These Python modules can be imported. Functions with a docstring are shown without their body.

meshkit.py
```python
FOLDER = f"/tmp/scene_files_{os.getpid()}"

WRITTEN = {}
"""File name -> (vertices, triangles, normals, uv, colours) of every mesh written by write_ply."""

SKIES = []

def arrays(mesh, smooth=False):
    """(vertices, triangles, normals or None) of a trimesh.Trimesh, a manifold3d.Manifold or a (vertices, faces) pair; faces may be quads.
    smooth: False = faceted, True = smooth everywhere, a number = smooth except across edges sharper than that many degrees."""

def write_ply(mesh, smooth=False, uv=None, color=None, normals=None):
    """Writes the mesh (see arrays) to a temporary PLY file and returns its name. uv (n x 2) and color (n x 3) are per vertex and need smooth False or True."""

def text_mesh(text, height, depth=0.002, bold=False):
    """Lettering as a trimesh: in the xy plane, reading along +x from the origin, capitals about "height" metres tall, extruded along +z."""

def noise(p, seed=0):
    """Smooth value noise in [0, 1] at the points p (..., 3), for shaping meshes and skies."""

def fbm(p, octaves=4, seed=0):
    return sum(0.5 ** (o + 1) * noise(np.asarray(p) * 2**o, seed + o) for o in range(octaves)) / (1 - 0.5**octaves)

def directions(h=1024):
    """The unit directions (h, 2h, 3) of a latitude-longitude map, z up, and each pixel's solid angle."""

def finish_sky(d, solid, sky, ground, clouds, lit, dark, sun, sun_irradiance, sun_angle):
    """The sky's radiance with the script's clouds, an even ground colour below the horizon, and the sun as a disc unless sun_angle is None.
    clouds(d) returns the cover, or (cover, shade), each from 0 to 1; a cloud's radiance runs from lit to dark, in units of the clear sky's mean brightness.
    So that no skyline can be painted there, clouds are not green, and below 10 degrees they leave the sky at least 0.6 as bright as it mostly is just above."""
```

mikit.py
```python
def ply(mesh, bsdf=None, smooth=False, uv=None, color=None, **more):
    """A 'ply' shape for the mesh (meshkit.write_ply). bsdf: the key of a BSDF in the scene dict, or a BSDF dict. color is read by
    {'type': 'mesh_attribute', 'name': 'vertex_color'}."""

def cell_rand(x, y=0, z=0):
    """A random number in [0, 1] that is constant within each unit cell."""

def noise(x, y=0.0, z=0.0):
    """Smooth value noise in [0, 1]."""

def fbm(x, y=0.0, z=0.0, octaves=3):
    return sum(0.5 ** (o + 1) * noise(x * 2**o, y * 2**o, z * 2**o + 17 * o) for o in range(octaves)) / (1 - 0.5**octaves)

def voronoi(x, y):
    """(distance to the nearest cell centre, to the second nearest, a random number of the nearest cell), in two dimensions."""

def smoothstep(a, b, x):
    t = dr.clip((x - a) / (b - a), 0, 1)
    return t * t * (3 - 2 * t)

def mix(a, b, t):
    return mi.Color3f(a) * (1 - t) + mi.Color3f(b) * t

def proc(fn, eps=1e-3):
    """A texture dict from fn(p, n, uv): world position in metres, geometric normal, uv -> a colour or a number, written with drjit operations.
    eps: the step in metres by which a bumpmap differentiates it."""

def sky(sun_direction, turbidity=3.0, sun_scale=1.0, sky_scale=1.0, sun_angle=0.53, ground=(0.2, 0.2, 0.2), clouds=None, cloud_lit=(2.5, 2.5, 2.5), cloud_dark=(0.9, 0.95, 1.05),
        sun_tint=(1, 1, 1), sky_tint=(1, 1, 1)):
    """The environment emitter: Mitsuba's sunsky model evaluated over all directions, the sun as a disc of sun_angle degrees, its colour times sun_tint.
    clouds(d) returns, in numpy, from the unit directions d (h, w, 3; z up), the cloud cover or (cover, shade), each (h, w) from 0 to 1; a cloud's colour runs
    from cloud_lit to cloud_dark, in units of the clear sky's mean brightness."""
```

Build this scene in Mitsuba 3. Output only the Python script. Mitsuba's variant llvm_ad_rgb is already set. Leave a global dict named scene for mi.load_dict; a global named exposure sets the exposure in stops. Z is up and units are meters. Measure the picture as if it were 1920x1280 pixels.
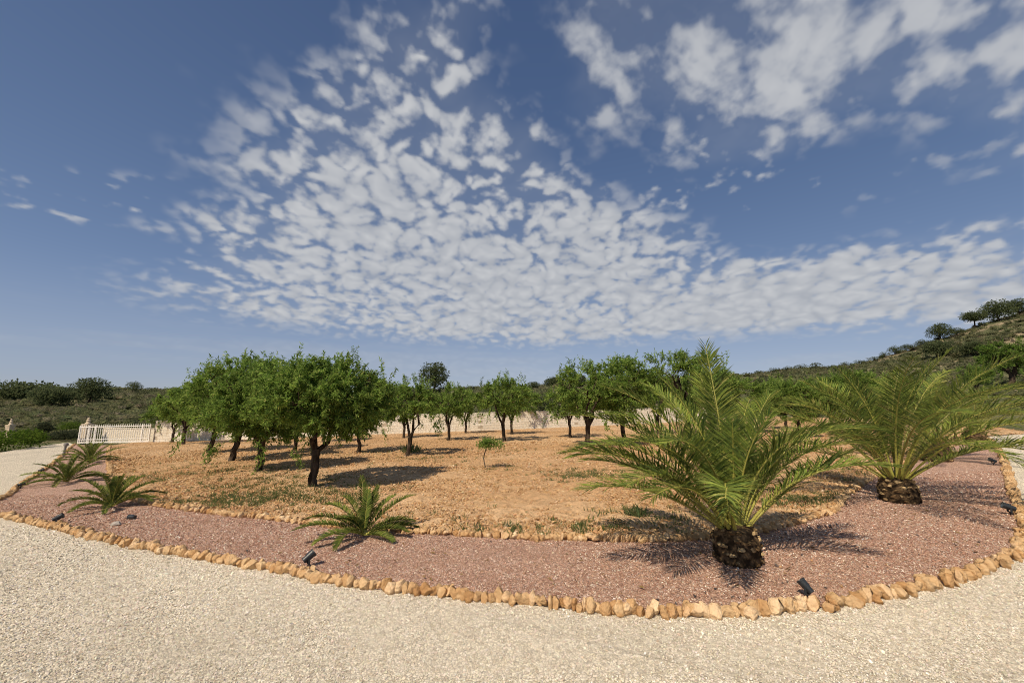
import math
import numpy as np, trimesh, drjit as dr, mitsuba as mi
import mikit, meshkit
from mikit import noise, fbm, voronoi, smoothstep, mix, cell_rand, proc
from scipy.spatial import ConvexHull

# ------------------------------------------------------------------ camera, sky, exposure
T = mi.ScalarTransform4f
scene, labels = {}, {}
exposure = 1.7
EYE, PITCH = 1.6, math.atan(127 / 721.0)
scene['camera'] = {
    'type': 'perspective', 'fov': math.degrees(2 * math.atan(960 / 721.0)), 'fov_axis': 'x', 'near_clip': 0.05, 'far_clip': 3000.0,
    'to_world': T().look_at(origin=[0, 0, EYE], target=[0, math.cos(PITCH), EYE + math.sin(PITCH)], up=[0, 0, 1])}

FIELD_A = np.array([(-.38, .80), (-.60, 1.04), (-1.12, 1.48), (-1.66, 1.84), (-2.15, 2.5), (-3.1, 3.3), (-2.9, 4.4), (-1.4, 5.4), (.4, 6.0), (2.4, 5.2), (4.2, 4.7),
                    (7, 4.4), (6, 2.6), (2.9, 1.86), (2.2, 2.16), (1.65, 2.45), (.95, 2.10), (.45, 1.70), (.16, 1.40), (-.06, 1.05), (-.12, .74)])
FIELD_B = np.array([(.12, .70), (.22, 1.10), (.36, 1.22), (.60, 1.20), (.80, 1.42), (1.02, 1.46), (1.25, 1.20), (1.66, 1.20), (2.1, 1.46), (2.7, 1.4), (3.0, .6), (2.0, -.8), (.1, -.8)])


def inside_distance(p, poly):
    """Signed distance to a polygon in the plane, positive inside."""
    best, inside = np.full(p.shape[:-1], 1e9), np.zeros(p.shape[:-1], bool)
    for a, b in zip(poly, np.roll(poly, -1, 0)):
        ab, ap = b - a, p - a
        t = np.clip((ap @ ab) / (ab @ ab), 0, 1)
        best = np.minimum(best, np.linalg.norm(ap - t[..., None] * ab, axis=-1))
        cross = ((a[1] > p[..., 1]) != (b[1] > p[..., 1])) & (p[..., 0] < (b[0] - a[0]) * (p[..., 1] - a[1]) / (b[1] - a[1] + 1e-12) + a[0])
        inside ^= cross
    return np.where(inside, best, -best)


def sstep(a, b, x):
    t = np.clip((x - a) / (b - a), 0, 1)
    return t * t * (3 - 2 * t)


def worley(q, seed=0):
    """Distance to the nearest of jittered points, one per unit square."""
    i = np.floor(q)
    best = np.full(q.shape[:-1], 9.0)
    for ax in (-1, 0, 1):
        for by in (-1, 0, 1):
            c = i + (ax, by)
            h = np.modf(np.abs(np.sin(c[..., 0] * 127.1 + c[..., 1] * 311.7 + seed) * 43758.5453))[0]
            g = np.modf(np.abs(np.sin(c[..., 0] * 269.5 + c[..., 1] * 183.3 + seed) * 43758.5453))[0]
            best = np.minimum(best, np.hypot(c[..., 0] + h - q[..., 0], c[..., 1] + g - q[..., 1]))
    return best


def cloud_cover(d):
    z = np.maximum(d[..., 2], 0.02)
    p = d[..., :2] / z[..., None]
    r = np.linalg.norm(p, axis=-1)
    zero = 0 * r
    at = lambda fx, fy, o, seed: meshkit.fbm(np.stack([p[..., 0] * fx, p[..., 1] * fy, zero], -1), o, seed)
    low = np.minimum(1.0, 3.4 / np.maximum(r, .1))            # far clouds: less small detail than the map can hold
    g = d[..., :2] / (z[..., None] + .30) * 1.32              # the puffs have height: far ones flatten less than a thin sheet would
    ag = lambda f, o, seed: meshkit.fbm(np.stack([g[..., 0] * f, g[..., 1] * f, zero], -1), o, seed)
    warp = np.stack([at(3.0, 3.0, 4, 11), at(3.0, 3.0, 4, 29)], -1) - .5
    curl = np.stack([ag(14, 3, 12), ag(14, 3, 30)], -1) - .5
    fine = (ag(27, 4, 5) - .5)
    big = ag(2.2, 3, 3) - .5
    # altocumulus: rows of small cells
    qa = g @ np.array([[.93, .37], [-.37, .93]]) + curl * .075
    qa = qa + (np.stack([ag(5, 3, 11), ag(5, 3, 29)], -1) - .5) * .15
    c1, c2 = np.clip(1 - worley(qa * 10.8, 1) / .74, 0, 1), np.clip(1 - worley(qa * 19 + 7, 4) / .72, 0, 1)
    ea = inside_distance(p + warp * .6 * np.clip(r / 3, .4, 1.5)[..., None] + curl * .10, FIELD_A) / (.10 + .085 * r + .22 * np.clip(r - 3, 0, 3))
    body = sstep(2.1, 3.6, p[..., 1] + .22 * np.abs(p[..., 0] + .2)) * sstep(-.4, 1.0, ea)
    va = .80 * c1 + .34 * c2 + fine * 1.05 + big * .95 + .20 * np.clip(ea, -1.5, 1.1) + .24 * body
    va = va + (.10 + (ag(3.5, 3, 66) - .5) * 1.1) * sstep(1.5, 2.8, p[..., 0]) * sstep(-.2, .8, ea)
    ca = sstep(.17, .95, va) * sstep(-.8, .6, ea)
    # streaked banks, upper right
    rot = np.array([[.74, .67], [-.67, .74]])
    qb = (p + warp * .13 + curl * .045) @ rot.T
    bank = meshkit.fbm(np.stack([qb[..., 0] * 3.6, qb[..., 1] * 9.0, zero], -1), 6, 43) * 1.35 - .17
    cells = np.clip(1 - worley(qb * np.array([4.6, 9.5]), 8) / .74, 0, 1)
    eb = inside_distance(p + warp * .34 + curl * .1, FIELD_B) / (.09 + .09 * r)
    vb = bank + fine * .6 + .17 * np.clip(eb, -1.5, 1.0) + .46 * (cells - .36)
    cb = sstep(.46, 1.12, vb) * sstep(-.9, .4, eb) * .94
    # loose puffs between the two, and thin low streaks
    loose = sstep(.40, .75, p[..., 0]) * sstep(2.7, 1.9, r) * sstep(.9, 1.4, p[..., 1])
    left = sstep(1.0, .5, np.hypot((p[..., 0] + 2.2) * .9, (p[..., 1] - 1.72) * 3.2))
    pf = meshkit.fbm(np.stack([qb[..., 0] * 3.4, qb[..., 1] * 6.0, zero + 3], -1), 5, 71) + .25 * (c1 - .4) + fine * .5
    puffs = sstep(.62, .86, pf) * np.maximum(loose, left) * .75
    elev = np.degrees(np.arcsin(d[..., 2]))
    thin = sstep(.42, .8, meshkit.fbm(np.stack([np.arctan2(d[..., 0], d[..., 1]) * 3, elev * .55, zero], -1), 4, 13)) * sstep(1, 5, elev) * sstep(12, 7, elev) * .25
    veil = .13 * sstep(-.4, .8, ea) + .12 * sstep(-.4, .8, eb)
    cover = np.maximum.reduce([ca, cb, puffs, thin, veil])
    cover = cover * (.94 - .08 * sstep(4, 9, r))
    thick = np.where(ca >= cb, .85 * c1 + .25 * c2 + fine * .6 - .52, (vb - .78) * .8)
    shade = np.clip(.46 - .62 * thick + fine * .5, 0, 1)
    air = (1 - cover) * .30 * sstep(17, 0, elev)              # milky air near the horizon
    total = cover + air
    return total, (cover * shade + air * .75) / np.maximum(total, 1e-6)


SUN = (-0.345, -0.575, 0.742)
scene['sky'] = mikit.sky(SUN, turbidity=3.0, sun_scale=1.0, sky_scale=.74, ground=(.30, .26, .20), clouds=cloud_cover,
                         cloud_lit=(2.75, 2.78, 2.82), cloud_dark=(1.5, 1.62, 1.85), sky_tint=(1.07, .97, 1.0), sun_tint=(.985, 1.0, 1.02))

# ------------------------------------------------------------------ helpers
rng = np.random.default_rng(7)


def numbered(key):
    if key not in scene and key not in USED:
        USED.add(key)
        return key
    n = COUNT.get(key, 0)
    while True:
        n += 1
        k = f'{key}_{n:03d}'
        if k not in scene and k not in USED:
            COUNT[key] = n
            USED.add(k)
            return k


USED, COUNT = set(), {}


def tag(key, label=None, category=None, group=None, kind=None):
    labels[key] = {k: v for k, v in dict(label=label, category=category, group=group, kind=kind).items() if v}


def thing(name, label, category, group=None):
    key = numbered(name)
    tag(key, label, category, group)
    return key


def put(name, shape, parent=None, to_world=None):
    key = numbered(f'{parent}__{name}' if parent else name)
    scene[key] = dict(shape, to_world=to_world) if to_world is not None else shape
    return key


def ply(mesh, bsdf, smooth=False, color=None):
    return mikit.ply(mesh, bsdf, smooth=smooth, color=color)


def joined(parts):
    vs, fs, n = [], [], 0
    for v, f in parts:
        vs.append(v); fs.append(np.asarray(f) + n); n += len(v)
    return np.vstack(vs), np.vstack(fs)


def tube(path, radii, sides=7, cap=True):
    path, radii = np.asarray(path, float), np.asarray(radii, float)
    t = np.gradient(path, axis=0)
    t /= np.linalg.norm(t, axis=1, keepdims=True) + 1e-12
    ref = np.array([.31, .17, .93]) if abs(t[0, 2]) < .9 else np.array([.97, .2, .1])
    u = np.cross(t, ref); u /= np.linalg.norm(u, axis=1, keepdims=True) + 1e-12
    w = np.cross(t, u)
    a = np.arange(sides) * 2 * np.pi / sides
    ring = path[:, None] + radii[:, None, None] * (np.cos(a)[None, :, None] * u[:, None] + np.sin(a)[None, :, None] * w[:, None])
    v = ring.reshape(-1, 3)
    i = np.arange(sides); j = (i + 1) % sides
    f = [np.stack([k * sides + i, k * sides + j, (k + 1) * sides + j], 1) for k in range(len(path) - 1)]
    f += [np.stack([k * sides + i, (k + 1) * sides + j, (k + 1) * sides + i], 1) for k in range(len(path) - 1)]
    if cap:
        v = np.vstack([v, path[-1:], path[:1]]); m = len(v) - 2; b = (len(path) - 1) * sides
        f += [np.stack([b + i, b + j, i * 0 + m], 1), np.stack([j, i, i * 0 + m + 1], 1)]
    return v, np.vstack(f)


def box(x0, x1, y0, y1, z0, z1):
    b = trimesh.creation.box(bounds=[[x0, y0, z0], [x1, y1, z1]])
    return np.array(b.vertices), np.array(b.faces)


def hull_stone(r, n, scale=(1, 1, 1), flat=0.0):
    p = r.normal(size=(n, 3)); p /= np.linalg.norm(p, axis=1, keepdims=True)
    p *= r.uniform(.78, 1.0, (n, 1))
    if flat:
        p[:, 2] = np.clip(p[:, 2], -flat, flat)
    p = p * scale
    h = ConvexHull(p)
    used = np.unique(h.simplices); remap = np.full(n, -1); remap[used] = np.arange(len(used))
    v, f = p[used], remap[h.simplices]
    c = np.cross(v[f[:, 1]] - v[f[:, 0]], v[f[:, 2]] - v[f[:, 0]])
    flip = np.einsum('ij,ij->i', c, v[f].mean(1)) < 0
    f[flip] = f[flip][:, ::-1]
    return v, f


def random_rotations(r, n):
    q = r.normal(size=(n, 4)); q /= np.linalg.norm(q, axis=1, keepdims=True)
    w, x, y, z = q.T
    return np.stack([1 - 2 * (y * y + z * z), 2 * (x * y - z * w), 2 * (x * z + y * w), 2 * (x * y + z * w), 1 - 2 * (x * x + z * z), 2 * (y * z - x * w),
                     2 * (x * z - y * w), 2 * (y * z + x * w), 1 - 2 * (x * x + y * y)], -1).reshape(n, 3, 3)


def scatter(r, protos, pos, size, squash=1.0):
    """Many small stones as one mesh: (vertices, faces, index of the stone of each vertex)."""
    vs, fs, ids, n0 = [], [], [], 0
    which = r.integers(0, len(protos), len(pos))
    rot = random_rotations(r, len(pos))
    for k, (pv, pf) in enumerate(protos):
        sel = np.nonzero(which == k)[0]
        v = np.einsum('nij,vj->nvi', rot[sel], pv) * size[sel, None, None]
        v[..., 2] *= squash
        v += pos[sel, None]
        f = pf[None] + (np.arange(len(sel)) * len(pv))[:, None, None] + n0
        vs.append(v.reshape(-1, 3)); fs.append(f.reshape(-1, 3)); ids.append(np.repeat(sel, len(pv)))
        n0 += len(sel) * len(pv)
    return np.vstack(vs), np.vstack(fs), np.concatenate(ids)


def pick_colors(r, n, palette, weights, jitter=.12):
    c = np.array(palette)[r.choice(len(palette), n, p=np.array(weights) / np.sum(weights))]
    return np.clip(c * (1 + r.normal(0, jitter, (n, 1))) * (1 + r.normal(0, .03, (n, 3))), .01, .9)


def curve(points, step, closed=False):
    """Evenly spaced points on a smooth line through the given ones."""
    p = np.array(points, float)
    s = np.r_[0, np.cumsum(np.linalg.norm(np.diff(p, axis=0), axis=1))]
    from scipy.interpolate import PchipInterpolator
    fx, fy = PchipInterpolator(s, p[:, 0]), PchipInterpolator(s, p[:, 1])
    q = np.arange(0, s[-1], step)
    return np.stack([fx(q), fy(q)], 1)


from shapely.geometry import Polygon, Point, box as shapely_box
import shapely


def sheet(poly, dz, bsdf, step=None):
    """A polygon laid on the terrain."""
    v, f = trimesh.creation.triangulate_polygon(poly, engine='earcut')
    v = np.asarray(v, float)
    return np.c_[v, terrain(v[:, 0], v[:, 1]) + dz], f


# ------------------------------------------------------------------ terrain
SKY_X = np.array([-6, -2.2, -1.32, -.95, -.22, .055, .33, .61, .75, .893, 1.04, 1.19, 1.37, 1.7, 4.0])
SKY_Z = np.array([.02, .026, .0345, .0405, .042, .048, .066, .083, .097, .111, .145, .202, .260, .30, .33])


def plane(x, y):
    return .024 * x - .004 * y


def terrain(x, y):
    x, y = np.asarray(x, float), np.asarray(y, float)
    def ss(a, b, v):
        t = np.clip((v - a) / (b - a), 0, 1)
        return t * t * (3 - 2 * t)
    start = 42 - 16 * ss(16, 40, x) + 60 * ss(-60, -140, y)
    t = np.clip((y - start) / (170 - start), 0, 1)
    ridge = 1.6 + 170 * np.interp(x / 170, SKY_X, SKY_Z)
    s = t ** 1.15
    s = s * (1.0 - .15 * ss(.8, 1.0, t))
    base = .024 * np.clip(x, -60, 60) - .004 * y
    z = base * (1 - s) + ridge * s / .85 * (1 - .15 * (1 - s) * 0)
    z = np.where(t >= 1, np.maximum(z - .6 * np.clip(y - 172, 0, None), -8), z)
    rough = meshkit.fbm(np.stack([x * .045, y * .045, 0 * x], -1), 4, 3) - .5
    return z + rough * 5.0 * ss(.06, .45, t)


# ------------------------------------------------------------------ materials
def dull(fn, bump=None, bump_scale=1.0, eps=2e-3):
    b = {'type': 'diffuse', 'reflectance': proc(fn) if callable(fn) else {'type': 'rgb', 'value': list(fn)}}
    if bump:
        b = {'type': 'bumpmap', 'arbitrary': proc(bump, eps), 'scale': bump_scale, 'bsdf': b}
    return {'type': 'twosided', 'bsdf': b}


VC = {'type': 'mesh_attribute', 'name': 'vertex_color'}


def soil_color(p, n, uv):
    a = fbm(p.x * .35, p.y * .35, 0, 3)
    b = fbm(p.x * 9, p.y * 9, 5, 3)
    c = mix((.43, .274, .147), (.51, .352, .207), smoothstep(.3, .7, a))
    c = mix(c, mi.Color3f(.36, .21, .105), smoothstep(.5, .75, b) * .45)
    d1, d2, w = voronoi(p.x * 11, p.y * 11)
    e1, e2, w2 = voronoi(p.x * 27 + 5, p.y * 27)
    return c * (.76 + .28 * w + .20 * w2)


def soil_bump(p, n, uv):
    d1, d2, w = voronoi(p.x * 11, p.y * 11)
    e1, e2, w2 = voronoi(p.x * 23 + 5, p.y * 23)
    return -d1 * .5 * w - e1 * .2


def cream_color(p, n, uv):
    d1, d2, w = voronoi(p.x * 46, p.y * 46)
    a = fbm(p.x * .5, p.y * .5, 0, 3)
    c = mix((.49, .44, .345), (.75, .70, .59), w)
    return c * (.88 + .2 * a) * (.55 + .45 * smoothstep(.0, .25, d2 - d1))


def cream_bump(p, n, uv):
    d1, d2, w = voronoi(p.x * 46, p.y * 46)
    return (d2 - d1) * .5


def red_color(p, n, uv):
    d1, d2, w = voronoi(p.x * 50, p.y * 50)
    c = mix((.30, .178, .135), (.54, .375, .295), smoothstep(0, .85, w))
    c = mix(c, mi.Color3f(.60, .48, .42), smoothstep(.9, .93, w))
    return c * (.5 + .5 * smoothstep(.0, .25, d2 - d1))


def land_color(p, n, uv):
    a = fbm(p.x * .05, p.y * .05, 1, 4)
    b = fbm(p.x * .5, p.y * .5, 3, 4)
    c = mix((.095, .105, .055), (.14, .14, .078), smoothstep(.35, .65, a))
    c = mix(c, mi.Color3f(.25, .21, .13), smoothstep(.58, .78, b) * .5)
    stony = smoothstep(120, 200, p.x) * smoothstep(.50, .66, fbm(p.x * .09, p.y * .22, 8, 4))
    return mix(c, mi.Color3f(.40, .31, .22), stony * .55)


def sandstone_color(p, n, uv):
    a = fbm(p.x * 4.5, p.y * 4.5, p.z * 3, 2)
    b = fbm(p.x * 40, p.y * 40, p.z * 60, 3)
    c = mix((.46, .29, .145), (.56, .395, .225), smoothstep(.28, .72, a))
    c = mix(c, mi.Color3f(.40, .22, .10), smoothstep(.52, .75, b) * .4)
    return mix(c, mi.Color3f(.66, .49, .29), smoothstep(.60, .8, fbm(p.x * 15 + 3, p.y * 15, p.z * 15, 2)) * .5)


def block_color(p, n, uv):
    a = fbm(p.x * .8, p.y * .8, p.z * 2.5, 4)
    b = fbm(p.x * 5, p.y * 5, p.z * 1.2, 2)
    c = mix((.73, .68, .57), (.80, .76, .67), smoothstep(.3, .7, a))
    return mix(c, mi.Color3f(.50, .40, .27), smoothstep(.58, .8, b) * .35)


def bark_color(p, n, uv):
    a = fbm(p.x * 14, p.y * 14, p.z * 4, 3)
    return mix((.030, .022, .016), (.085, .066, .05), smoothstep(.3, .7, a))


def bark_bump(p, n, uv):
    return fbm(p.x * 22, p.y * 22, p.z * 6, 3)


def pale_bark_color(p, n, uv):
    a = fbm(p.x * 10, p.y * 10, p.z * 3, 3)
    return mix((.07, .055, .04), (.16, .13, .10), smoothstep(.3, .7, a))


def palm_bark_color(p, n, uv):
    a = fbm(p.x * 26, p.y * 26, p.z * 18, 3)
    return mix((.035, .025, .016), (.17, .115, .065), smoothstep(.35, .75, a))


def stub_color(p, n, uv):
    a = fbm(p.x * 13, p.y * 13, p.z * 13, 3)
    c = mix((.13, .085, .045), (.50, .37, .20), smoothstep(.38, .66, a))
    return mix(c, mi.Color3f(.05, .032, .018), smoothstep(.5, .7, fbm(p.x * 40, p.y * 40, p.z * 30, 2)) * .6)


scene['mat_soil'] = dull(soil_color, soil_bump, .085)
scene['mat_cream'] = dull(cream_color, cream_bump, .012)
scene['mat_red'] = dull(red_color, cream_bump, .009)
scene['mat_land'] = dull(land_color)
scene['mat_stone'] = dull(sandstone_color, lambda p, n, uv: fbm(p.x * 55, p.y * 55, p.z * 55, 3), .016)
for nm, k in (('mat_stone_pale', (1.22, 1.30, 1.45)), ('mat_stone_brown', (.86, .78, .70))):
    scene[nm] = dull(lambda p, n, uv, k=k: sandstone_color(p, n, uv) * mi.Color3f(k), lambda p, n, uv: fbm(p.x * 55, p.y * 55, p.z * 55, 3), .016)
scene['mat_block'] = dull(block_color, lambda p, n, uv: fbm(p.x * 60, p.y * 60, p.z * 60, 2), .006)
scene['mat_gate_wall'] = dull((.64, .57, .46))
scene['mat_pillar'] = dull((.52, .44, .33))
scene['mat_mortar'] = dull((.46, .40, .31))
scene['mat_bark'] = dull(bark_color, bark_bump, .03)
scene['mat_pale_bark'] = dull(pale_bark_color, bark_bump, .015)
scene['mat_palm_bark'] = dull(palm_bark_color, lambda p, n, uv: fbm(p.x * 60, p.y * 60, p.z * 25, 3), .02)
scene['mat_stub'] = dull(stub_color)
scene['mat_grain'] = {'type': 'twosided', 'bsdf': {'type': 'diffuse', 'reflectance': VC}}
scene['mat_leaf'] = {'type': 'principledthin', 'base_color': VC, 'roughness': .36, 'diff_trans': 1.05, 'spec_trans': 0.0, 'eta': 1.45}
scene['mat_frond'] = {'type': 'principledthin', 'base_color': VC, 'roughness': .34, 'diff_trans': .8, 'spec_trans': 0.0, 'eta': 1.48}
scene['mat_rachis'] = {'type': 'twosided', 'bsdf': {'type': 'principled', 'base_color': VC, 'roughness': .4, 'specular': .5}}
scene['mat_white'] = {'type': 'twosided', 'bsdf': {'type': 'principled', 'base_color': {'type': 'rgb', 'value': [.74, .72, .68]}, 'roughness': .45}}
scene['mat_lamp'] = {'type': 'twosided', 'bsdf': {'type': 'principled', 'base_color': {'type': 'rgb', 'value': [.022, .027, .032]}, 'roughness': .42, 'specular': .5}}
scene['mat_lens'] = {'type': 'principled', 'base_color': {'type': 'rgb', 'value': [.10, .11, .12]}, 'roughness': .08, 'specular': .8}
scene['mat_grey'] = dull((.22, .21, .20))
scene['mat_wood'] = dull((.30, .19, .10))

# ------------------------------------------------------------------ setting: land, drive, bed, orchard soil
gx = np.concatenate([np.arange(-420, -120, 12), np.arange(-120, 200, 3.0), np.arange(200, 620, 12)])
gy = np.concatenate([np.arange(-80, -10, 10), np.arange(-10, 60, 2.0), np.arange(60, 190, 3.0), np.arange(190, 420, 12)])
X, Y = np.meshgrid(gx, gy)
Z = terrain(X, Y) - .06 * (Y < 60)
Z = np.where(Y > 60, Z + (meshkit.fbm(np.stack([X * .3, Y * .3, 0 * X], -1), 3, 9) - .5) * 1.2, Z)
nx, ny = len(gx), len(gy)
q = np.arange(nx * ny).reshape(ny, nx)
quads = np.stack([q[:-1, :-1], q[:-1, 1:], q[1:, 1:], q[1:, :-1]], -1).reshape(-1, 4)
put('ground', ply((np.stack([X, Y, Z], -1).reshape(-1, 3), quads), 'mat_land', smooth=True))
tag('ground', 'dry scrubland with hillsides rising behind the orchard', kind='structure')

OUTER = [(-30.983, 28.095), (-25.650, 22.977), (-20.684, 18.303), (-17.165, 14.892), (-14.608, 12.342), (-12.428, 10.146), (-10.868, 8.622), (-10.2, 7.55), (-8.938, 7.141), (-7.739, 6.614), (-6.175, 5.893), (-4.856, 5.313), (-3.939, 4.953),
         (-3.218, 4.661), (-2.617, 4.460), (-2.173, 4.271), (-1.635, 4.032), (-1.182, 3.894), (-0.765, 3.787), (-0.277, 3.662), (0.178, 3.544), (0.603, 3.435), (1.006, 3.349), (1.409, 3.312),
         (1.821, 3.307), (2.273, 3.357), (2.770, 3.441), (3.360, 3.594), (3.886, 3.738), (4.460, 3.955), (4.962, 4.170), (5.546, 4.491), (6.073, 4.843), (6.750, 5.399), (7.786, 6.260), (9.248, 7.466), (10.970, 8.887), (13.079, 10.630), (15.257, 12.460), (17.482, 14.376), (19.895, 16.575), (21.764, 18.412)]
INNER = [(-26.236, 25.919), (-20.662, 20.366), (-16.074, 15.907), (-12.685, 12.661), (-9.548, 9.712), (-7.938, 8.393), (-6.737, 7.677), (-5.761, 7.225), (-4.680, 6.772), (-3.879, 6.476), (-3.032, 6.140), (-2.282, 5.865), (-1.614, 5.662), (-1.145, 5.531),
         (-0.702, 5.428), (-0.136, 5.276), (0.401, 5.172), (0.920, 5.092), (1.423, 5.014), (1.870, 4.999), (2.425, 5.074), (2.959, 5.196), (3.486, 5.374), (4.182, 5.736), (4.743, 6.054), (5.191, 6.464), (5.890, 7.128),
         (6.694, 7.798), (7.863, 8.720), (9.904, 10.180), (12.935, 12.223), (16.552, 14.648), (19.726, 16.963)]
outer, inner = curve(OUTER, .06), curve(INNER, .06)
bed_poly = Polygon(np.vstack([outer, inner[::-1]])).buffer(0)
drive_poly = Polygon([(-60, -25), (60, -25), (60, 18), tuple(outer[-1] + (8, 2)), *map(tuple, outer[::-1]), (-34.921, 31.179), (-31.756, 26.266), (-28.578, 22.212), (-36, 20), (-60, 18)]).buffer(0)
WALL = [(-25.45, 28.15), (-18.0, 29.2), (-10.222, 31.528), (-2.705, 33.323), (5.921, 36.404), (14.0, 39.6), (24.0, 43.0)]
soil_poly = Polygon([*map(tuple, inner), (24, 18), (34, 30), (26, 43.0), *[(a + .0, b - .1) for a, b in WALL[::-1]], (-27, 28.2)]).buffer(0)
put('gravel_drive', ply(sheet(drive_poly, .0, None), 'mat_cream'))
tag('gravel_drive', 'cream gravel drive curving round the planted island', kind='structure')
put('gravel_bed', ply(sheet(bed_poly, .006, None), 'mat_red'))
tag('gravel_bed', 'curved bed of reddish pink gravel between two stone edgings', kind='structure')

# orchard soil: a tilled height field, finer towards the front edge
cell = [(5.0, 13.0, .09), (13.0, 22.0, .16), (22.0, 46.0, .35)]
parts, n0 = [], 0
for y0, y1, st in cell:
    xs = np.arange(-32, 36, st); ys = np.arange(y0, y1 + st, st)
    ys[-1] = y1
    x, y = np.meshgrid(xs, ys)
    shapely.prepare(soil_poly)
    keep = shapely.contains_xy(soil_poly, x, y)
    p3 = np.stack([x, y, 0 * x], -1)
    lump = (meshkit.fbm(p3 * 5.5, 3, 21) - .5) * .075 + (meshkit.fbm(p3 * .9, 3, 22) - .5) * .07
    edge = inside_distance(np.stack([x, y], -1)[keep], inner[::6])
    z = terrain(x, y) + .035
    z[keep] += lump[keep] * np.clip(np.abs(edge) / .5, .15, 1)
    q = np.arange(x.size).reshape(x.shape)
    ok = keep[:-1, :-1] & keep[:-1, 1:] & keep[1:, 1:] & keep[1:, :-1]
    qd = np.stack([q[:-1, :-1], q[:-1, 1:], q[1:, 1:], q[1:, :-1]], -1)[ok]
    u, inv = np.unique(qd, return_inverse=True)
    parts.append((np.stack([x, y, z], -1).reshape(-1, 3)[u], inv.reshape(-1, 4)))
put('orchard_soil', ply(joined(parts), 'mat_soil', smooth=True))
tag('orchard_soil', 'tilled ochre soil of the orchard', kind='structure')
base_sheet = sheet(soil_poly, .0, None)
put('orchard_subsoil', ply(base_sheet, 'mat_soil'))
tag('orchard_subsoil', 'ochre soil along the edges of the orchard', kind='structure')

# ------------------------------------------------------------------ gravel and clods
grit = [hull_stone(rng, 8, (1, .85, .62)) for _ in range(10)]


def fill(poly, r, y_lo, y_hi, n, power=2.0, reach=1.25):
    """Random points in the polygon, their density falling with the distance from the drive's front."""
    if power == 1:
        y = r.uniform(y_lo, y_hi, n)
    else:
        y = 1 / r.uniform(1 / y_hi, 1 / y_lo, n)
    x = r.uniform(-1, 1, n) * (y * reach + 1.2)
    keep = shapely.contains_xy(poly, x, y)
    return x[keep], y[keep]


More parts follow.
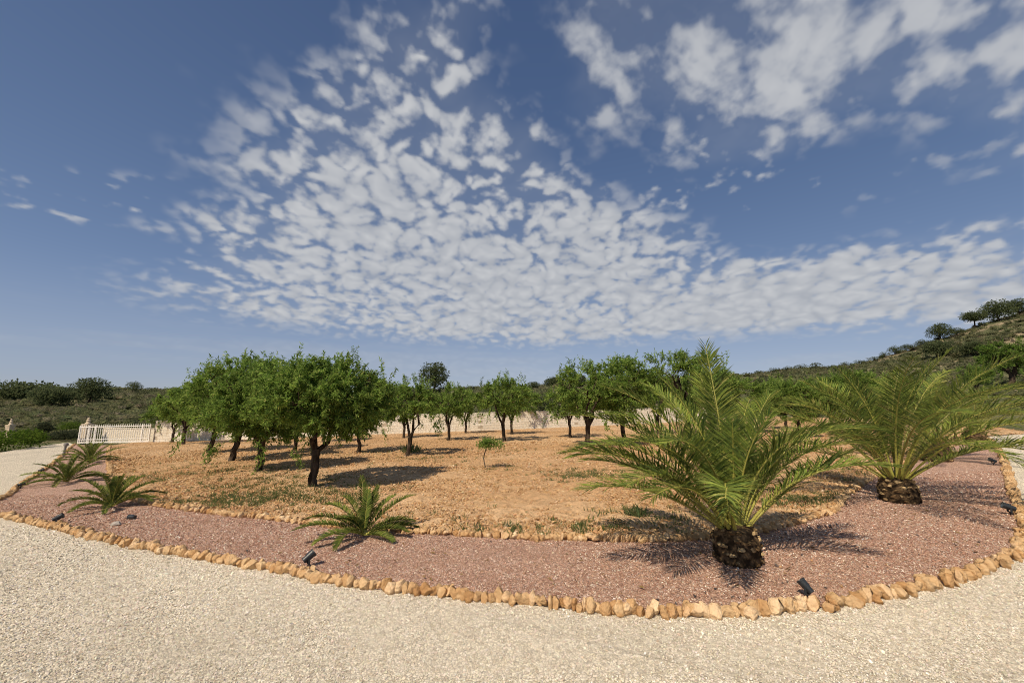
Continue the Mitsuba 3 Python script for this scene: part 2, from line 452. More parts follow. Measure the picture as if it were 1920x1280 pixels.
shapely.prepare(drive_poly); shapely.prepare(bed_poly)
drive_in = drive_poly.buffer(-.03); bed_in = bed_poly.buffer(-.03)
shapely.prepare(drive_in); shapely.prepare(bed_in)
x, y = fill(drive_in, rng, 1.75, 6.5, 125000, 2, 1.30)
s = rng.uniform(.0062, .0112, len(x)) * np.clip(y / 3.0, .9, 1.9) ** .9
s[rng.random(len(s)) < .03] *= 1.5
v, f, i = scatter(rng, grit, np.stack([x, y, plane(x, y) + s * .35], 1), s, .85)
col = pick_colors(rng, len(x), [(.68, .635, .535), (.75, .71, .63), (.61, .54, .425), (.51, .455, .36), (.80, .775, .72), (.42, .385, .34)], [40, 25, 20, 9, 7, 4], .10)
worn = meshkit.fbm(np.stack([x * .9 + y * .5, y * 1.6, 0 * x], -1), 4, 61)
col = col * (.84 + .32 * worn)[:, None]
put('loose_stones', ply((v, f), 'mat_grain', color=col[i]), 'gravel_drive')
tag('gravel_drive__loose_stones', kind='stuff')

x, y = fill(bed_in, rng, 3.2, 9.0, 165000, 2, 1.30)
s = rng.uniform(.0068, .0118, len(x)) * np.clip(y / 4.0, .9, 1.8) ** .9
v, f, i = scatter(rng, grit[:6], np.stack([x, y, plane(x, y) + .006 + s * .35], 1), s, .85)
col = pick_colors(rng, len(x), [(.40, .24, .175), (.47, .315, .235), (.31, .178, .128), (.57, .435, .345), (.84, .77, .67), (.22, .162, .138)], [33, 26, 17, 12, 8, 8], .12)
dust = sstep(.45, .75, meshkit.fbm(np.stack([x * 1.1, y * 1.4, 0 * x], -1), 4, 62))[:, None] * .18
col = col * (1 - dust) + np.array([.50, .37, .27]) * dust
put('loose_stones', ply((v, f), 'mat_grain', color=col[i]), 'gravel_bed')
tag('gravel_bed__loose_stones', kind='stuff')

x, y = fill(bed_in, rng, 3.4, 9.5, 1500, 2, 1.3)
k = meshkit.fbm(np.stack([x * .8, y * .8, 0 * x], -1), 3, 88) > np.where(x < -2.5, .47, .60)
x, y = x[k], y[k]
s = rng.uniform(.007, .028, len(x)) * rng.uniform(.5, 1, len(x))
v, f, i = scatter(rng, grit, np.stack([x, y, plane(x, y) + .012 + s * .4], 1), s, .8)
put('dark_pebbles', ply((v, f), 'mat_grain', color=pick_colors(rng, len(x), [(.10, .085, .08), (.16, .13, .12), (.42, .27, .14)], [4, 3, 2], .15)[i]), 'gravel_bed')
tag('gravel_bed__dark_pebbles', kind='stuff')

clods = [hull_stone(rng, 8, (1, .8, .6)) for _ in range(10)]
soil_in = soil_poly.buffer(-.02); shapely.prepare(soil_in)
xy = [fill(soil_in, rng, 4.8, 34, 74000, 2, 1.3), fill(soil_in, rng, 7.0, 20, 60000, 1, 1.1), fill(soil_in, rng, 5.0, 10, 36000, 1, 1.0)]
x, y = np.concatenate([a for a, b in xy]), np.concatenate([b for a, b in xy])
s = (.010 + .032 * rng.random(len(x)) ** 3.4) * np.clip(y / 8.0, .8, 2.0) ** .6
near = np.array([max(0.0, 1 - abs(e) / 1.3) for e in inside_distance(np.stack([x, y], 1), inner[::8])])
s *= 1 + .55 * near * rng.random(len(x))
v, f, i = scatter(rng, clods, np.stack([x, y, terrain(x, y) + .03 + s * .25], 1), s, .8)
col = pick_colors(rng, len(x), [(.455, .288, .15), (.525, .362, .205), (.40, .235, .112), (.58, .435, .275), (.64, .53, .37)], [40, 26, 22, 7, 2], .08)
put('clods', ply((v, f), 'mat_grain', color=col[i]), 'orchard_soil')
tag('orchard_soil__clods', kind='stuff')

# ------------------------------------------------------------------ stone edgings
def edging(name, label, pts, width, height, seed, lift):
    r = np.random.default_rng(seed)
    key = thing(name, label, 'stone edging')
    protos = []
    for k in range(25):
        a = hull_stone(r, 24 + k % 7, (.70 if k % 3 == 0 else .50, .66, 1.0), .84)
        protos.append(ply(a, ('mat_stone', 'mat_stone', 'mat_stone_pale', 'mat_stone', 'mat_stone_brown')[k % 5], smooth=36))
    far = []
    s = np.r_[0, np.cumsum(np.linalg.norm(np.diff(pts, axis=0), axis=1))]
    at, out = 0.0, []
    while at < s[-1]:
        w = width * r.uniform(.62, 1.35)
        x, y = np.interp(at, s, pts[:, 0]), np.interp(at, s, pts[:, 1])
        x2, y2 = np.interp(at + .1, s, pts[:, 0]), np.interp(at + .1, s, pts[:, 1])
        out.append((x, y, math.degrees(math.atan2(y2 - y, x2 - x)), w))
        at += w * .56 * (1 if y < 9 else 1.35 if y < 15 else 2.0)
    order = np.argsort([math.hypot(o[0], o[1]) for o in out])
    named = set(order[:300].tolist())
    for k, (x, y, ang, w) in enumerate(out):
        h = height * r.uniform(.72, 1.22)
        lean = r.normal(10, 20)
        off = r.normal(0, .022)
        x, y = x - off * math.sin(math.radians(ang)), y + off * math.cos(math.radians(ang))
        m = (T().translate([x, y, float(plane(x, y)) + h * lift]).rotate([0, 0, 1], ang + r.normal(0, 14)).rotate([0, 1, 0], lean).rotate([1, 0, 0], r.normal(0, 9))
             .scale([w * .86, w * r.uniform(.7, 1.05), h * .56]))
        p = protos[r.integers(0, len(protos))]
        if k in named:
            put('stone', p, key, m)
        else:
            mv, mf, _ = meshkit.WRITTEN[p['filename']][:3]
            mt = np.array(m.matrix)
            far.append((mv @ mt[:3, :3].T + mt[:3, 3], mf))
        if r.random() < .16 and k in named:                  # a second stone leaning on the row
            m2 = m @ T().translate([.3, .75, .0]).rotate([0, 0, 1], 40).scale([.8, .8, .75])
            far.append((lambda a, b: (a @ np.array(m2.matrix)[:3, :3].T + np.array(m2.matrix)[:3, 3], b))(*meshkit.WRITTEN[protos[r.integers(0, 25)]['filename']][:2]))
    if far:
        put('small_stones', ply(joined(far), 'mat_stone', smooth=38), key)
        labels[f'{key}__small_stones'] = {'kind': 'stuff'}
    return key


edging('stone_edging', 'outer row of rough ochre stones between the pink gravel bed and the cream drive', outer, .096, .118, 51, .30)
edging('stone_edging', 'inner row of rough ochre stones between the pink gravel bed and the orchard soil', inner, .096, .112, 52, .32)

# ------------------------------------------------------------------ foliage
def unit(v):
    return v / (np.linalg.norm(v, axis=-1, keepdims=True) + 1e-12)


def leaves(base, direction, length, width, r, fold=.35, normal=None):
    """Narrow leaves folded along the midrib, two triangles each."""
    n = len(base)
    d = unit(direction)
    up = unit(r.normal(0, .6, (n, 3)) + (0, 0, 1) if normal is None else normal)
    side = unit(np.cross(d, up))
    nor = np.cross(side, d)
    L, W = length[:, None], width[:, None]
    mid = base + d * L * .45 + nor * W * fold
    tip = base + d * L - nor * L * .10
    v = np.stack([base, mid - side * W * .5, tip, mid + side * W * .5], 1)
    v[:, 0] -= 0; 
    f = np.array([[0, 1, 2], [0, 2, 3]])[None] + (np.arange(n) * 4)[:, None, None]
    return v.reshape(-1, 3), f.reshape(-1, 3)


GREENS = [(.21, .32, .072), (.275, .385, .085), (.155, .25, .058), (.39, .475, .15), (.11, .185, .05)]


def leaf_colors(r, n, tint=(1, 1, 1), w=(34, 28, 20, 10, 8)):
    return np.repeat(pick_colors(r, n, np.array(GREENS) * tint, w, .13), 4, 0)


def bend_path(a, b, r, k=6, sag=0.0, wig=.05):
    a, b = np.asarray(a, float), np.asarray(b, float)
    t = np.linspace(0, 1, k)[:, None]
    L = np.linalg.norm(b - a)
    p = a + (b - a) * t
    p[:, 2] += sag * L * 4 * t[:, 0] * (1 - t[:, 0])
    w = r.normal(0, wig * L, (k, 3)) * np.sin(np.pi * t)
    return p + w


def tree_mesh(seed, height, radius, skirt=1.3, trunk_h=.75, nclump=60, twigs=7, per=34, leaf=.075, lean=(0, 0), limbs=4, shoots=8, drop=.18, trunk_r=.095, dense=1.0, hang=.25, side_shift=(0, 0)):
    """Wood and leaves of an orchard tree, standing at the origin."""
    r = np.random.default_rng(seed)
    fork = np.array([lean[0] * trunk_h, lean[1] * trunk_h, trunk_h])
    wood = []
    tp = bend_path((0, 0, -.12), fork, r, 7, 0, .022)
    wood.append(tube(tp, trunk_r * np.array([1.45, 1.12, 1.0, .95, .93, .97, 1.05]), 10))
    cz = skirt + (height - skirt) * .47
    cen = np.array([fork[0] + side_shift[0], fork[1] + side_shift[1], cz])
    rz = (height - skirt) * .50
    a0 = r.uniform(0, 6.28)
    ends = []
    for k in range(limbs):
        a = a0 + k * 2 * np.pi / limbs + r.normal(0, .25)
        e = cen + np.array([math.cos(a) * radius * .52, math.sin(a) * radius * .52, rz * r.uniform(-.15, .35)])
        lp = bend_path(fork - (0, 0, .06), e, r, 7, .07, .05)
        wood.append(tube(lp, np.linspace(trunk_r * .66, trunk_r * .26, 7), 8))
        ends.append((lp, trunk_r * .34))
        for j in range(3):
            s = lp[3 + j % 3]
            b = a + r.normal(0, .8)
            e2 = cen + np.array([math.cos(b) * radius * r.uniform(.5, .9), math.sin(b) * radius * r.uniform(.5, .9), rz * r.uniform(-.3, .8)])
            bp = bend_path(s, e2, r, 6, .05, .06)
            wood.append(tube(bp, np.linspace(trunk_r * .30, trunk_r * .09, 6), 6))
            ends.append((bp, trunk_r * .12))
    allp = np.vstack([p for p, _ in ends])
    # clump centres spread through the crown's volume, more near its outside
    base, dirs, tw = [], [], []
    lobes = r.normal(size=(7, 3)); lobes = unit(lobes)
    amp = r.uniform(-.20, .24, 7)
    for c in range(nclump):
        d = unit(r.normal(size=3))
        rad = r.uniform(.35, 1.0) ** .55 * (1 + float(np.clip((lobes @ d - .45), 0, 1) @ amp) * 1.6)
        q = cen + d * np.array([radius, radius, rz]) * rad * .90
        if q[2] < skirt:
            q[2] = skirt + (height - skirt) * (r.uniform(0, .15) if np.hypot(*(q - cen)[:2]) > radius * .45 else r.uniform(.12, .3))
        nearest = allp[np.argmin(np.linalg.norm(allp - q, axis=1))]
        bp = bend_path(nearest, q, r, 4, .05, .05)
        wood.append(tube(bp, np.linspace(trunk_r * .12, trunk_r * .045, 4), 4, False))
        out = unit(q - cen)
        for k in range(twigs):
            td = unit(out * .75 + r.normal(0, .55, 3) + (0, 0, .25))
            tl = r.uniform(.16, .40) * (radius / 1.7) ** .5
            tw.append((q + r.normal(0, .07, 3), td, tl, r.uniform(.2, 1.0) * drop))
    for k in range(shoots):                                   # upright shoots above the crown
        a, rr = r.uniform(0, 6.28), radius * math.sqrt(r.uniform(0, .75))
        p0 = np.array([cen[0] + math.cos(a) * rr, cen[1] + math.sin(a) * rr, 0])
        p0[2] = cz + rz * math.sqrt(max(.05, 1 - (rr / radius) ** 2)) * .82
        for j in range(2):
            tw.append((p0 + r.normal(0, .05, 3), unit(np.array([r.normal(0, .16), r.normal(0, .16), 1])), r.uniform(.25, .62) * min(1.3, height / 3.2), .04))
    for k in range(int(nclump * hang)):                       # hanging ends round the skirt
        a = r.uniform(0, 6.28)
        rr = radius * r.uniform(.62, 1.0)
        p0 = np.array([cen[0] + math.cos(a) * rr, cen[1] + math.sin(a) * rr, skirt * r.uniform(.80, 1.12)])
        for j in range(4):
            tw.append((p0 + r.normal(0, .08, 3), unit(np.array([math.cos(a) * .6, math.sin(a) * .6, -.4]) + r.normal(0, .35, 3)), r.uniform(.2, .42), .9))
    P0 = np.array([t[0] for t in tw]); TD = np.array([t[1] for t in tw]); TL = np.array([t[2] for t in tw]); DR = np.array([t[3] for t in tw])
    n = len(tw); m = max(6, int(per * dense))
    u = np.linspace(.05, 1, m)[None] * np.ones((n, 1))
    pos = P0[:, None] + TD[:, None] * (TL[:, None] * u)[..., None]
    pos[..., 2] -= DR[:, None] * TL[:, None] * u ** 2
    pos += r.normal(0, .012, pos.shape)
    ld = TD[:, None] * .55 + r.normal(0, .62, pos.shape)
    ld[..., 2] -= .06 + .35 * DR[:, None]
    base, ld = pos.reshape(-1, 3), ld.reshape(-1, 3)
    k = len(base)
    ll = leaf * r.uniform(.65, 1.3, k)
    lv = leaves(base, ld, ll, ll * r.uniform(.26, .36, k), r)
    tints = np.repeat(np.clip(r.normal(1, .20, n), .55, 1.6), m)
    col = leaf_colors(r, k)
    col = np.clip(col * np.repeat(tints, 4)[:, None], .01, .6)
    return joined(wood), lv, col


def tree(name, label, category, group, x, y, rotz, scale, mesh, wood='mat_bark', z=None):
    key = thing(name, label, category, group)
    m = T().translate([float(x), float(y), float(terrain(x, y) if z is None else z)]).rotate([0, 0, 1], rotz).scale(scale)
    put('trunk', mesh[0], key, m)
    put('crown', mesh[1], key, m)
    return key


def tree_shapes(seed, wood='mat_bark', tint=(1, 1, 1), **kw):
    w, l, c = tree_mesh(seed, **kw)
    return ply(w, wood, smooth=50), ply(l, 'mat_leaf', color=np.clip(c * tint, .01, .7))


ROW = 'almond trees of the orchard'
front = tree_shapes(101, height=2.9, radius=1.5, trunk_h=.84, skirt=1.22, nclump=215, twigs=8, per=36, leaf=.082, limbs=3, shoots=9, trunk_r=.09, hang=.0, side_shift=(-.2, -.15))
tree('almond_tree', 'large full almond tree with dark forked trunk, nearest of the whole orchard', 'tree', ROW, *(-4.474, 9.065), 128, 1.0, front)
second = tree_shapes(102, height=3.35, radius=1.42, trunk_h=.8, skirt=.82, nclump=190, twigs=8, per=30, leaf=.09, limbs=4, shoots=12, trunk_r=.092, hang=.03)
tree('almond_tree', 'bushy almond tree just left of the nearest one, leaves hanging low over its trunk', 'tree', ROW, *(-7.466, 11.828), 20, 1.0, second)
mids = [tree_shapes(110 + k, height=3.4, radius=1.5, trunk_h=.85 + .1 * (k % 2), skirt=1.05, nclump=135, twigs=7, per=22, leaf=.105, limbs=3 + k % 2, shoots=8 + 3 * (k % 2), trunk_r=.088, hang=.01, lean=((-1) ** k * .18, .05)) for k in range(4)]
opens = [tree_shapes(120 + k, height=3.15, radius=1.38, trunk_h=.75 + .08 * k, skirt=1.35, nclump=72, twigs=7, per=22, leaf=.11, limbs=3 + k % 2, shoots=10, trunk_r=.09, hang=.03, lean=((-1) ** k * .1, 0)) for k in range(4)]
fars = [tree_shapes(130 + k, height=3.3, radius=1.45, trunk_h=.9, skirt=1.4, nclump=70, twigs=6, per=13, leaf=.15, limbs=3, shoots=6, trunk_r=.09, hang=.03) for k in range(3)]
TREES = [
    # base, kind, variant, turn, scale, label
    ((-10.324, 14.650), mids, 0, 40, 1.14, 'third almond tree of the left hand row, trunk leaning right'),
    ((-14.014, 18.354), mids, 1, 200, 1.1, 'fourth almond tree of the left hand row, dark trunk above the bare soil'),
    ((-20.481, 24.687), fars, 0, 10, 1.12, 'fifth almond tree of the left hand row, near the white wall'),
    ((-23.278, 27.152), fars, 1, 80, .95, 'almond tree ending the left hand row, slim trunk against the cream wall'),
    ((-25.591, 28.797), fars, 2, 150, .86, 'leftmost almond tree, small crown beside the gate'),
    ((-10.039, 18.351), mids, 2, 300, .98, 'almond tree half hidden behind the nearest one, trunk left of the fork'),
    ((-11.421, 23.967), fars, 1, 220, .95, 'almond tree seen only through the fork of the nearest tree'),
    ((-6.365, 16.614), mids, 3, 90, .86, 'almond tree right behind the nearest one, thin trunk under its hanging leaves'),
    ((-3.922, 14.959), opens, 0, 15, .92, 'almond tree with a slender trunk and a sprout at its foot'),
    ((-7.011, 25.614), fars, 0, 260, .92, 'almond tree directly behind the one with the sprout at its foot'),
    ((-3.610, 22.708), opens, 1, 70, .98, 'almond tree whose two limbs open like a fork before the cream wall'),
    ((-7.099, 34.083), fars, 2, 20, 1.0, 'small almond tree by the cream wall, left of the widely forked one'),
    ((-3.458, 29.416), fars, 0, 130, .95, 'small almond tree by the cream wall, right of the widely forked one'),
    ((-0.395, 20.932), opens, 2, 160, 1.08, 'almond tree with three spreading limbs behind the sapling'),
    ((-0.036, 26.750), fars, 1, 300, 1.0, 'almond tree close behind the one with three spreading limbs'),
    ((1.035, 34.741), fars, 2, 210, 1.05, 'almond tree standing right against the cream wall in the middle'),
    ((3.330, 22.445), opens, 3, 50, .95, 'almond tree with a short straight trunk left behind the leaning one'),
    ((3.120, 16.482), opens, 1, 215, 1.1, 'almond tree with leaning trunk beside the left fronds of the big palm'),
    ((4.926, 16.968), mids, 1, 0, 1.12, 'tall almond tree behind the big palm, its left shoots standing against the sky'),
    ((7.243, 16.331), opens, 3, 130, 1.22, 'tall almond tree behind the big palm, open top branches above the fronds'),
    ((8.643, 23.270), fars, 0, 33, 1.1, 'almond tree deep behind the big palm, between two taller ones'),
    ((11.255, 22.222), fars, 1, 99, 1.1, 'almond tree behind the upright frond of the big palm'),
    ((13.804, 22.697), mids, 0, 190, .92, 'almond tree right of the upright palm frond'),
    ((17.234, 24.725), fars, 2, 280, 1.02, 'almond tree in the middle of the dense rows between the two big palms'),
    ((13.466, 18.495), mids, 2, 33, .84, 'almond tree in front in the dense rows between the two big palms'),
    ((19.257, 23.713), mids, 3, 70, 1.0, 'almond tree behind the left fronds of the second palm'),
    ((19.827, 22.206), mids, 1, 110, 1.0, 'almond tree behind the crown of the second palm'),
    ((24.600, 25.209), fars, 0, 10, 1.0, 'almond tree behind the topmost frond of the second palm'),
]
for (x, y), kind, k, turn, sc, lab in TREES:
    tree('almond_tree', lab, 'tree', ROW, x, y, turn, sc, kind[k])
x, y, z, s = (93.45, 72.68, 5.25, 9.984)
tree('almond_tree', 'dark leafy almond tree with slanting trunk on the slope at the right edge', 'tree', ROW, x, y, 15, 92 / s / 3.2, tree_shapes(141, height=3.2, radius=1.6, trunk_h=.9, nclump=70, twigs=7, per=20, leaf=.13, lean=(.9, .1), trunk_r=.14, tint=(.8, .85, .8)))
x, y, z, s = (57.84, 48.14, 3.03, 15.127)
tree('almond_tree', 'low almond tree on the slope left of the slanting one', 'tree', ROW, x, y, 75, 60 / s / 3.3, fars[1])

# sapling
sap = np.random.default_rng(5)
key = thing('sapling', 'young sapling with thin bent stem alone on the bare soil', 'sapling')
x, y = (-0.732, 11.229)
path = np.array([(0, 0, -.05), (-.03, .0, .12), (-.07, 0, .3), (-.04, .02, .45), (.02, 0, .62), (.05, 0, .78)])
m = T().translate([x, y, float(plane(x, y))])
put('trunk', ply(tube(path, [.02, .018, .017, .016, .014, .010], 6), 'mat_pale_bark', smooth=50), key, m)
tw = [path[4] + sap.normal(0, 1, 3) * (.17, .14, .06) + (.08, 0, .10) for _ in range(46)]
base = np.repeat(np.array(tw), 22, 0) + sap.normal(0, .05, (46 * 22, 3))
ll = .075 * sap.uniform(.7, 1.2, len(base))
lv = leaves(base, sap.normal(0, .7, base.shape) + (0, 0, .4), ll, ll * .34, sap)
put('crown', ply(lv, 'mat_leaf', color=leaf_colors(sap, len(base))), key, m)

# ------------------------------------------------------------------ palms
PALMG = [(.225, .29, .06), (.16, .225, .055), (.29, .335, .08), (.095, .145, .042), (.40, .385, .125)]


def frond(r, az, e0, bend, L, leaflet=.37, pairs=74, roll=0.0, thick=.0175, vee=.45, start=.2, power=1.45, youth=0, tint=1.0):
    """(leaf blades, their colours, rachis mesh, its colours) of one feather frond growing from the origin."""
    n = 40
    s = np.linspace(0, 1, n)
    e = np.radians(e0 - bend * s ** power)
    a = np.radians(az) + r.normal(0, .10) * s ** 2
    step = np.stack([np.cos(e) * np.cos(a), np.cos(e) * np.sin(a), np.sin(e)], 1) * (L / (n - 1))
    P = np.vstack([[0, 0, 0], np.cumsum(step[:-1], 0)])
    t = unit(np.gradient(P, axis=0))
    side0 = np.array([-math.sin(math.radians(az)), math.cos(math.radians(az)), 0])
    rl = np.radians(roll) * s
    nor0 = unit(np.cross(t, np.broadcast_to(side0, t.shape)))
    nor0 *= np.sign(nor0[:, 2:3] + 1e-6 * 1) if e0 < 80 else np.sign((nor0 @ np.array([-math.cos(math.radians(az)), -math.sin(math.radians(az)), .6]))[:, None] + 1e-9)
    sd = side0[None] * np.cos(rl)[:, None] + nor0 * np.sin(rl)[:, None]
    no = nor0 * np.cos(rl)[:, None] - side0[None] * np.sin(rl)[:, None]
    rad = thick * np.linspace(1, .16, n); rad[:4] *= np.array([1.9, 1.6, 1.3, 1.1])
    rv, rf = tube(P, rad, 5)
    rc = np.tile(np.array([[.30, .29, .065]]) * r.uniform(.75, 1.15), (len(rv), 1))
    V, F, C = [], [], []
    m = pairs * 2
    u = np.repeat(np.linspace(start, .985, pairs), 2) + r.normal(0, .004, m)
    u = np.clip(u, 0, 1)
    sgn = np.tile([-1, 1], pairs)
    at = lambda arr: np.stack([np.interp(u, s, arr[:, k]) for k in range(3)], 1)
    p, tt, ss_, nn = at(P), unit(at(t)), unit(at(sd)), unit(at(no))
    w = np.clip((u - start) / (1 - start), 0, 1)
    ln = leaflet * np.interp(w, [0, .1, .3, .6, .85, 1], [.28, .55, .95, 1.0, .72, .42]) * r.uniform(.86, 1.1, m)
    fwd = np.interp(w, [0, .5, .9, 1], [.75, .9, 1.3, 2.3]) + r.normal(0, .09, m)
    lift = vee * np.interp(w, [0, .6, 1], [1.1, 1.0, .5]) + r.normal(0, .16, m)
    d = unit(ss_ * sgn[:, None] + tt * fwd[:, None] + nn * lift[:, None])
    wd = np.interp(ln, [.0, .15, .4], [.007, .0105, .0165]) * (1 + .25 * youth)
    flat = unit(np.cross(d, tt)) * sgn[:, None]
    wdir = unit(np.cross(flat, d) + flat * r.normal(0, .35, (m, 1)))
    droop = np.array([0, 0, -1.0])
    b = p
    mid = p + d * (ln * .5)[:, None] + droop * (ln * .03)[:, None]
    tip = p + d * ln[:, None] + droop * (ln * r.uniform(.06, .22, m))[:, None]
    fold = unit(np.cross(wdir, d))
    W = wd[:, None]
    q = np.stack([b - wdir * W * .25, b + wdir * W * .25, mid - wdir * W * .5, mid + fold * W * .22, mid + wdir * W * .5, tip], 1)
    fl = np.array([[0, 3, 2], [0, 1, 3], [1, 4, 3], [2, 3, 5], [3, 4, 5]])
    f = (fl[None] + (np.arange(m) * 6)[:, None, None]).reshape(-1, 3)
    c = pick_colors(r, m, PALMG, (32, 30, 18, 14, 6), .10) * r.uniform(.62, 1.36) * tint
    c = np.repeat(c, 6, 0)
    c = c.reshape(m, 6, 3); c[:, 5] = c[:, 5] * .7 + np.array([.16, .14, .06]) * .3
    return (q.reshape(-1, 3), f), c.reshape(-1, 3), (rv, rf), rc


def palm(name, label, x, y, fronds, seed, r0=.25, trunk_h=.42, group=None, stubs=56, crown_r=.165, z0=0, **kw):
    r = np.random.default_rng(seed)
    key = thing(name, label, 'palm', group)
    base = T().translate([x, y, float(plane(x, y)) + z0])
    if trunk_h > .2:
        nz, na = 14, 26
        zz = np.linspace(-.04, trunk_h, nz)
        prof = r0 * np.interp(zz / trunk_h, [-.1, .1, .45, .8, 1.0], [.84, .96, 1.0, .90, .66])
        aa = np.arange(na) * 2 * np.pi / na
        P = np.stack([prof[:, None] * np.cos(aa), prof[:, None] * np.sin(aa), np.repeat(zz[:, None], na, 1)], -1)
        P[..., :2] *= (1 + (meshkit.fbm(P * 14, 3, seed) - .5) * .22)[..., None]
        q = np.arange(nz * na).reshape(nz, na); qn = np.roll(q, -1, 1)
        quads = np.stack([q[:-1], qn[:-1], qn[1:], q[1:]], -1).reshape(-1, 4)
        cap = np.array([[0, 0, trunk_h + .02]])
        top = np.stack([q[-1], qn[-1], np.full(na, nz * na)], 1)
        f = np.vstack([quads[:, [0, 1, 2]], quads[:, [0, 2, 3]], top])
        put('trunk', ply((np.vstack([P.reshape(-1, 3), cap]), f), 'mat_palm_bark', smooth=60), key, base)
        rows = 5
        for k in range(stubs):
            row = k * rows // stubs
            zf = .12 + .19 * row + r.normal(0, .012)
            a = k * 2.39996 + r.normal(0, .06)
            rr = r0 * float(np.interp(zf, [-.1, .1, .45, .8, 1.0], [.84, .96, 1.0, .90, .70]))
            sv, sf = hull_stone(r, 14, (.034, .056 * r.uniform(.7, 1.15), .034 * r.uniform(.7, 1.2)), .7)
            m = base @ T().translate([rr * math.cos(a), rr * math.sin(a), zf * trunk_h]).rotate([0, 0, 1], math.degrees(a)).rotate([0, 1, 0], -28 + r.normal(0, 8)).scale(r0 / .25)
            put('leaf_base', ply((sv, sf), 'mat_stub' if zf > .40 or r.random() < .55 else 'mat_palm_bark', smooth=25), f'{key}__trunk', m)
        # dry fibres hanging round the foot and between the stubs
    for az, e0, bend, L, roll in fronds:
        (v, f), c, (rv, rf), rc = frond(r, az, e0, bend, L, roll=roll, **kw)
        off = np.array([math.cos(math.radians(az)) * crown_r, math.sin(math.radians(az)) * crown_r, 0]) * (1 - e0 / 110)
        m = base @ T().translate([float(off[0]), float(off[1]), trunk_h - .06])
        fk = put('frond', ply((v, f), 'mat_frond', color=c), key, m)
        put('rachis', ply((rv, rf), 'mat_rachis', smooth=True, color=rc), fk, m)
    return key


x, y = (2.358, 4.346)
hero = [(180, 58, 80, 2.0, 0), (165, 50, 70, 1.9, 0), (218, 46, 64, 1.55, 0), (30, 50, 60, 1.7, 0), (240, 48, 62, 1.55, 0), (95, 88, 10, 2.05, 0), (84, 80, 18, 1.8, 0), (160, 76, 62, 2.05, 12), (128, 80, 48, 1.85, 0), (174, 62, 66, 2.15, 10), (186, 48, 58, 2.0, 5), (196, 34, 42, 1.75, 0), (236, 68, 118, 1.35, 0), (216, 76, 92, 1.65, 0),
        (-18, 72, 84, 1.85, -8), (8, 37, 26, 1.75, -20), (22, 60, 56, 1.75, 0), (62, 68, 40, 1.7, 0), (102, 70, 44, 1.75, 0), (140, 62, 48, 1.75, 0), (44, 74, 48, 1.75, 0), (318, 78, 66, 1.5, 0),
        (150, 42, 50, 1.7, 0), (80, 50, 45, 1.7, 0), (288, 83, 40, 1.35, 0), (75, 84, 22, 1.7, 0), (200, 66, 78, 1.75, 0), (-30, 56, 62, 1.5, 0), (120, 35, 40, 1.5, 0), (255, 84, 30, 1.2, 0), (10, 82, 40, 1.6, 0), (170, 84, 36, 1.75, 0),
        (178, 73, 75, 1.9, 0), (350, 65, 70, 1.6, 0), (35, 42, 40, 1.6, 0), (205, 52, 74, 1.6, 0)]
palm('date_palm', 'big front date palm with an upright frond and stout scaly trunk', x, y, hero, 61, r0=.225, trunk_h=.36)


def whorl(seed, n, L, hi=88, lo=22, bend=(30, 85)):
    r = np.random.default_rng(seed)
    out = []
    for k in range(n):
        q = k / (n - 1)
        e = hi + (lo - hi) * q ** .85
        out.append((k * 137.5 + r.normal(0, 12), e + r.normal(0, 4), bend[0] + (bend[1] - bend[0]) * math.sin(min(1, q * 1.3) * 1.9) + r.normal(0, 8), L * r.uniform(.85, 1.1) * (.78 + .3 * math.sin(q * 2.6)), r.normal(0, 10)))
    return out


x, y = (6.295, 6.599)
palm('date_palm', 'second date palm right of the biggest one, wide arching fronds over a short dark trunk', x, y, whorl(71, 36, 2.4, lo=38, bend=(30, 74)), 62, r0=.25, trunk_h=.38, stubs=60, leaflet=.38, tint=.9)
x, y = (11.420, 10.731)
palm('date_palm', 'third date palm, mostly hidden behind the second one', x, y, whorl(72, 28, 2.4, lo=36, bend=(30, 74)), 63, r0=.32, trunk_h=.5, stubs=40, leaflet=.38, tint=.9)
x, y = (17.850, 15.238)
palm('date_palm', 'farthest date palm at the end of the right hand bed', x, y, whorl(73, 26, 2.3, lo=36, bend=(30, 74)), 64, r0=.32, trunk_h=.5, stubs=30, leaflet=.38, pairs=50)

SMALL = 'little palms along the left part of the bed'
x, y = (-1.954, 5.441)
little = [(125, 74, 26, .78, 0), (70, 78, 25, .62, 0), (30, 52, 42, .78, 0), (8, 34, 50, .66, 0), (-12, 24, 42, .62, 0), (-32, 12, 25, .55, 0), (165, 52, 62, .80, 0), (183, 38, 58, .85, 0), (200, 30, 48, .86, 0), (222, 26, 60, .62, 0), (252, 38, 90, .58, 0), (90, 60, 40, .6, 0), (48, 62, 40, .62, 0), (145, 60, 50, .7, 0), (100, 84, 15, .55, 0), (210, 60, 60, .45, 0), (15, 20, 40, .7, 0), (235, 70, 60, .4, 0)]
kw = dict(r0=.06, trunk_h=.10, crown_r=.02, leaflet=.125, pairs=78, thick=.007, vee=.8, start=.10, power=1.3, youth=1, tint=.78)
palm('young_palm', 'little palm with arching fronds in front of the largest almond tree, by the spotlight', x, y, little, 65, SMALL and None, **{k: v for k, v in kw.items() if k not in ('r0',)})
x, y = (-7.424, 7.546)
palm('young_palm', 'little palm in the left bed, its fronds spreading flat beside a fallen lamp', x, y, [(a, e, b, L * 1.08, rr) for a, e, b, L, rr in whorl(81, 20, .68, hi=80, lo=18, bend=(20, 60))], 66, **{k: v for k, v in kw.items() if k not in ('r0',)})
x, y = (-11.856, 10.722)
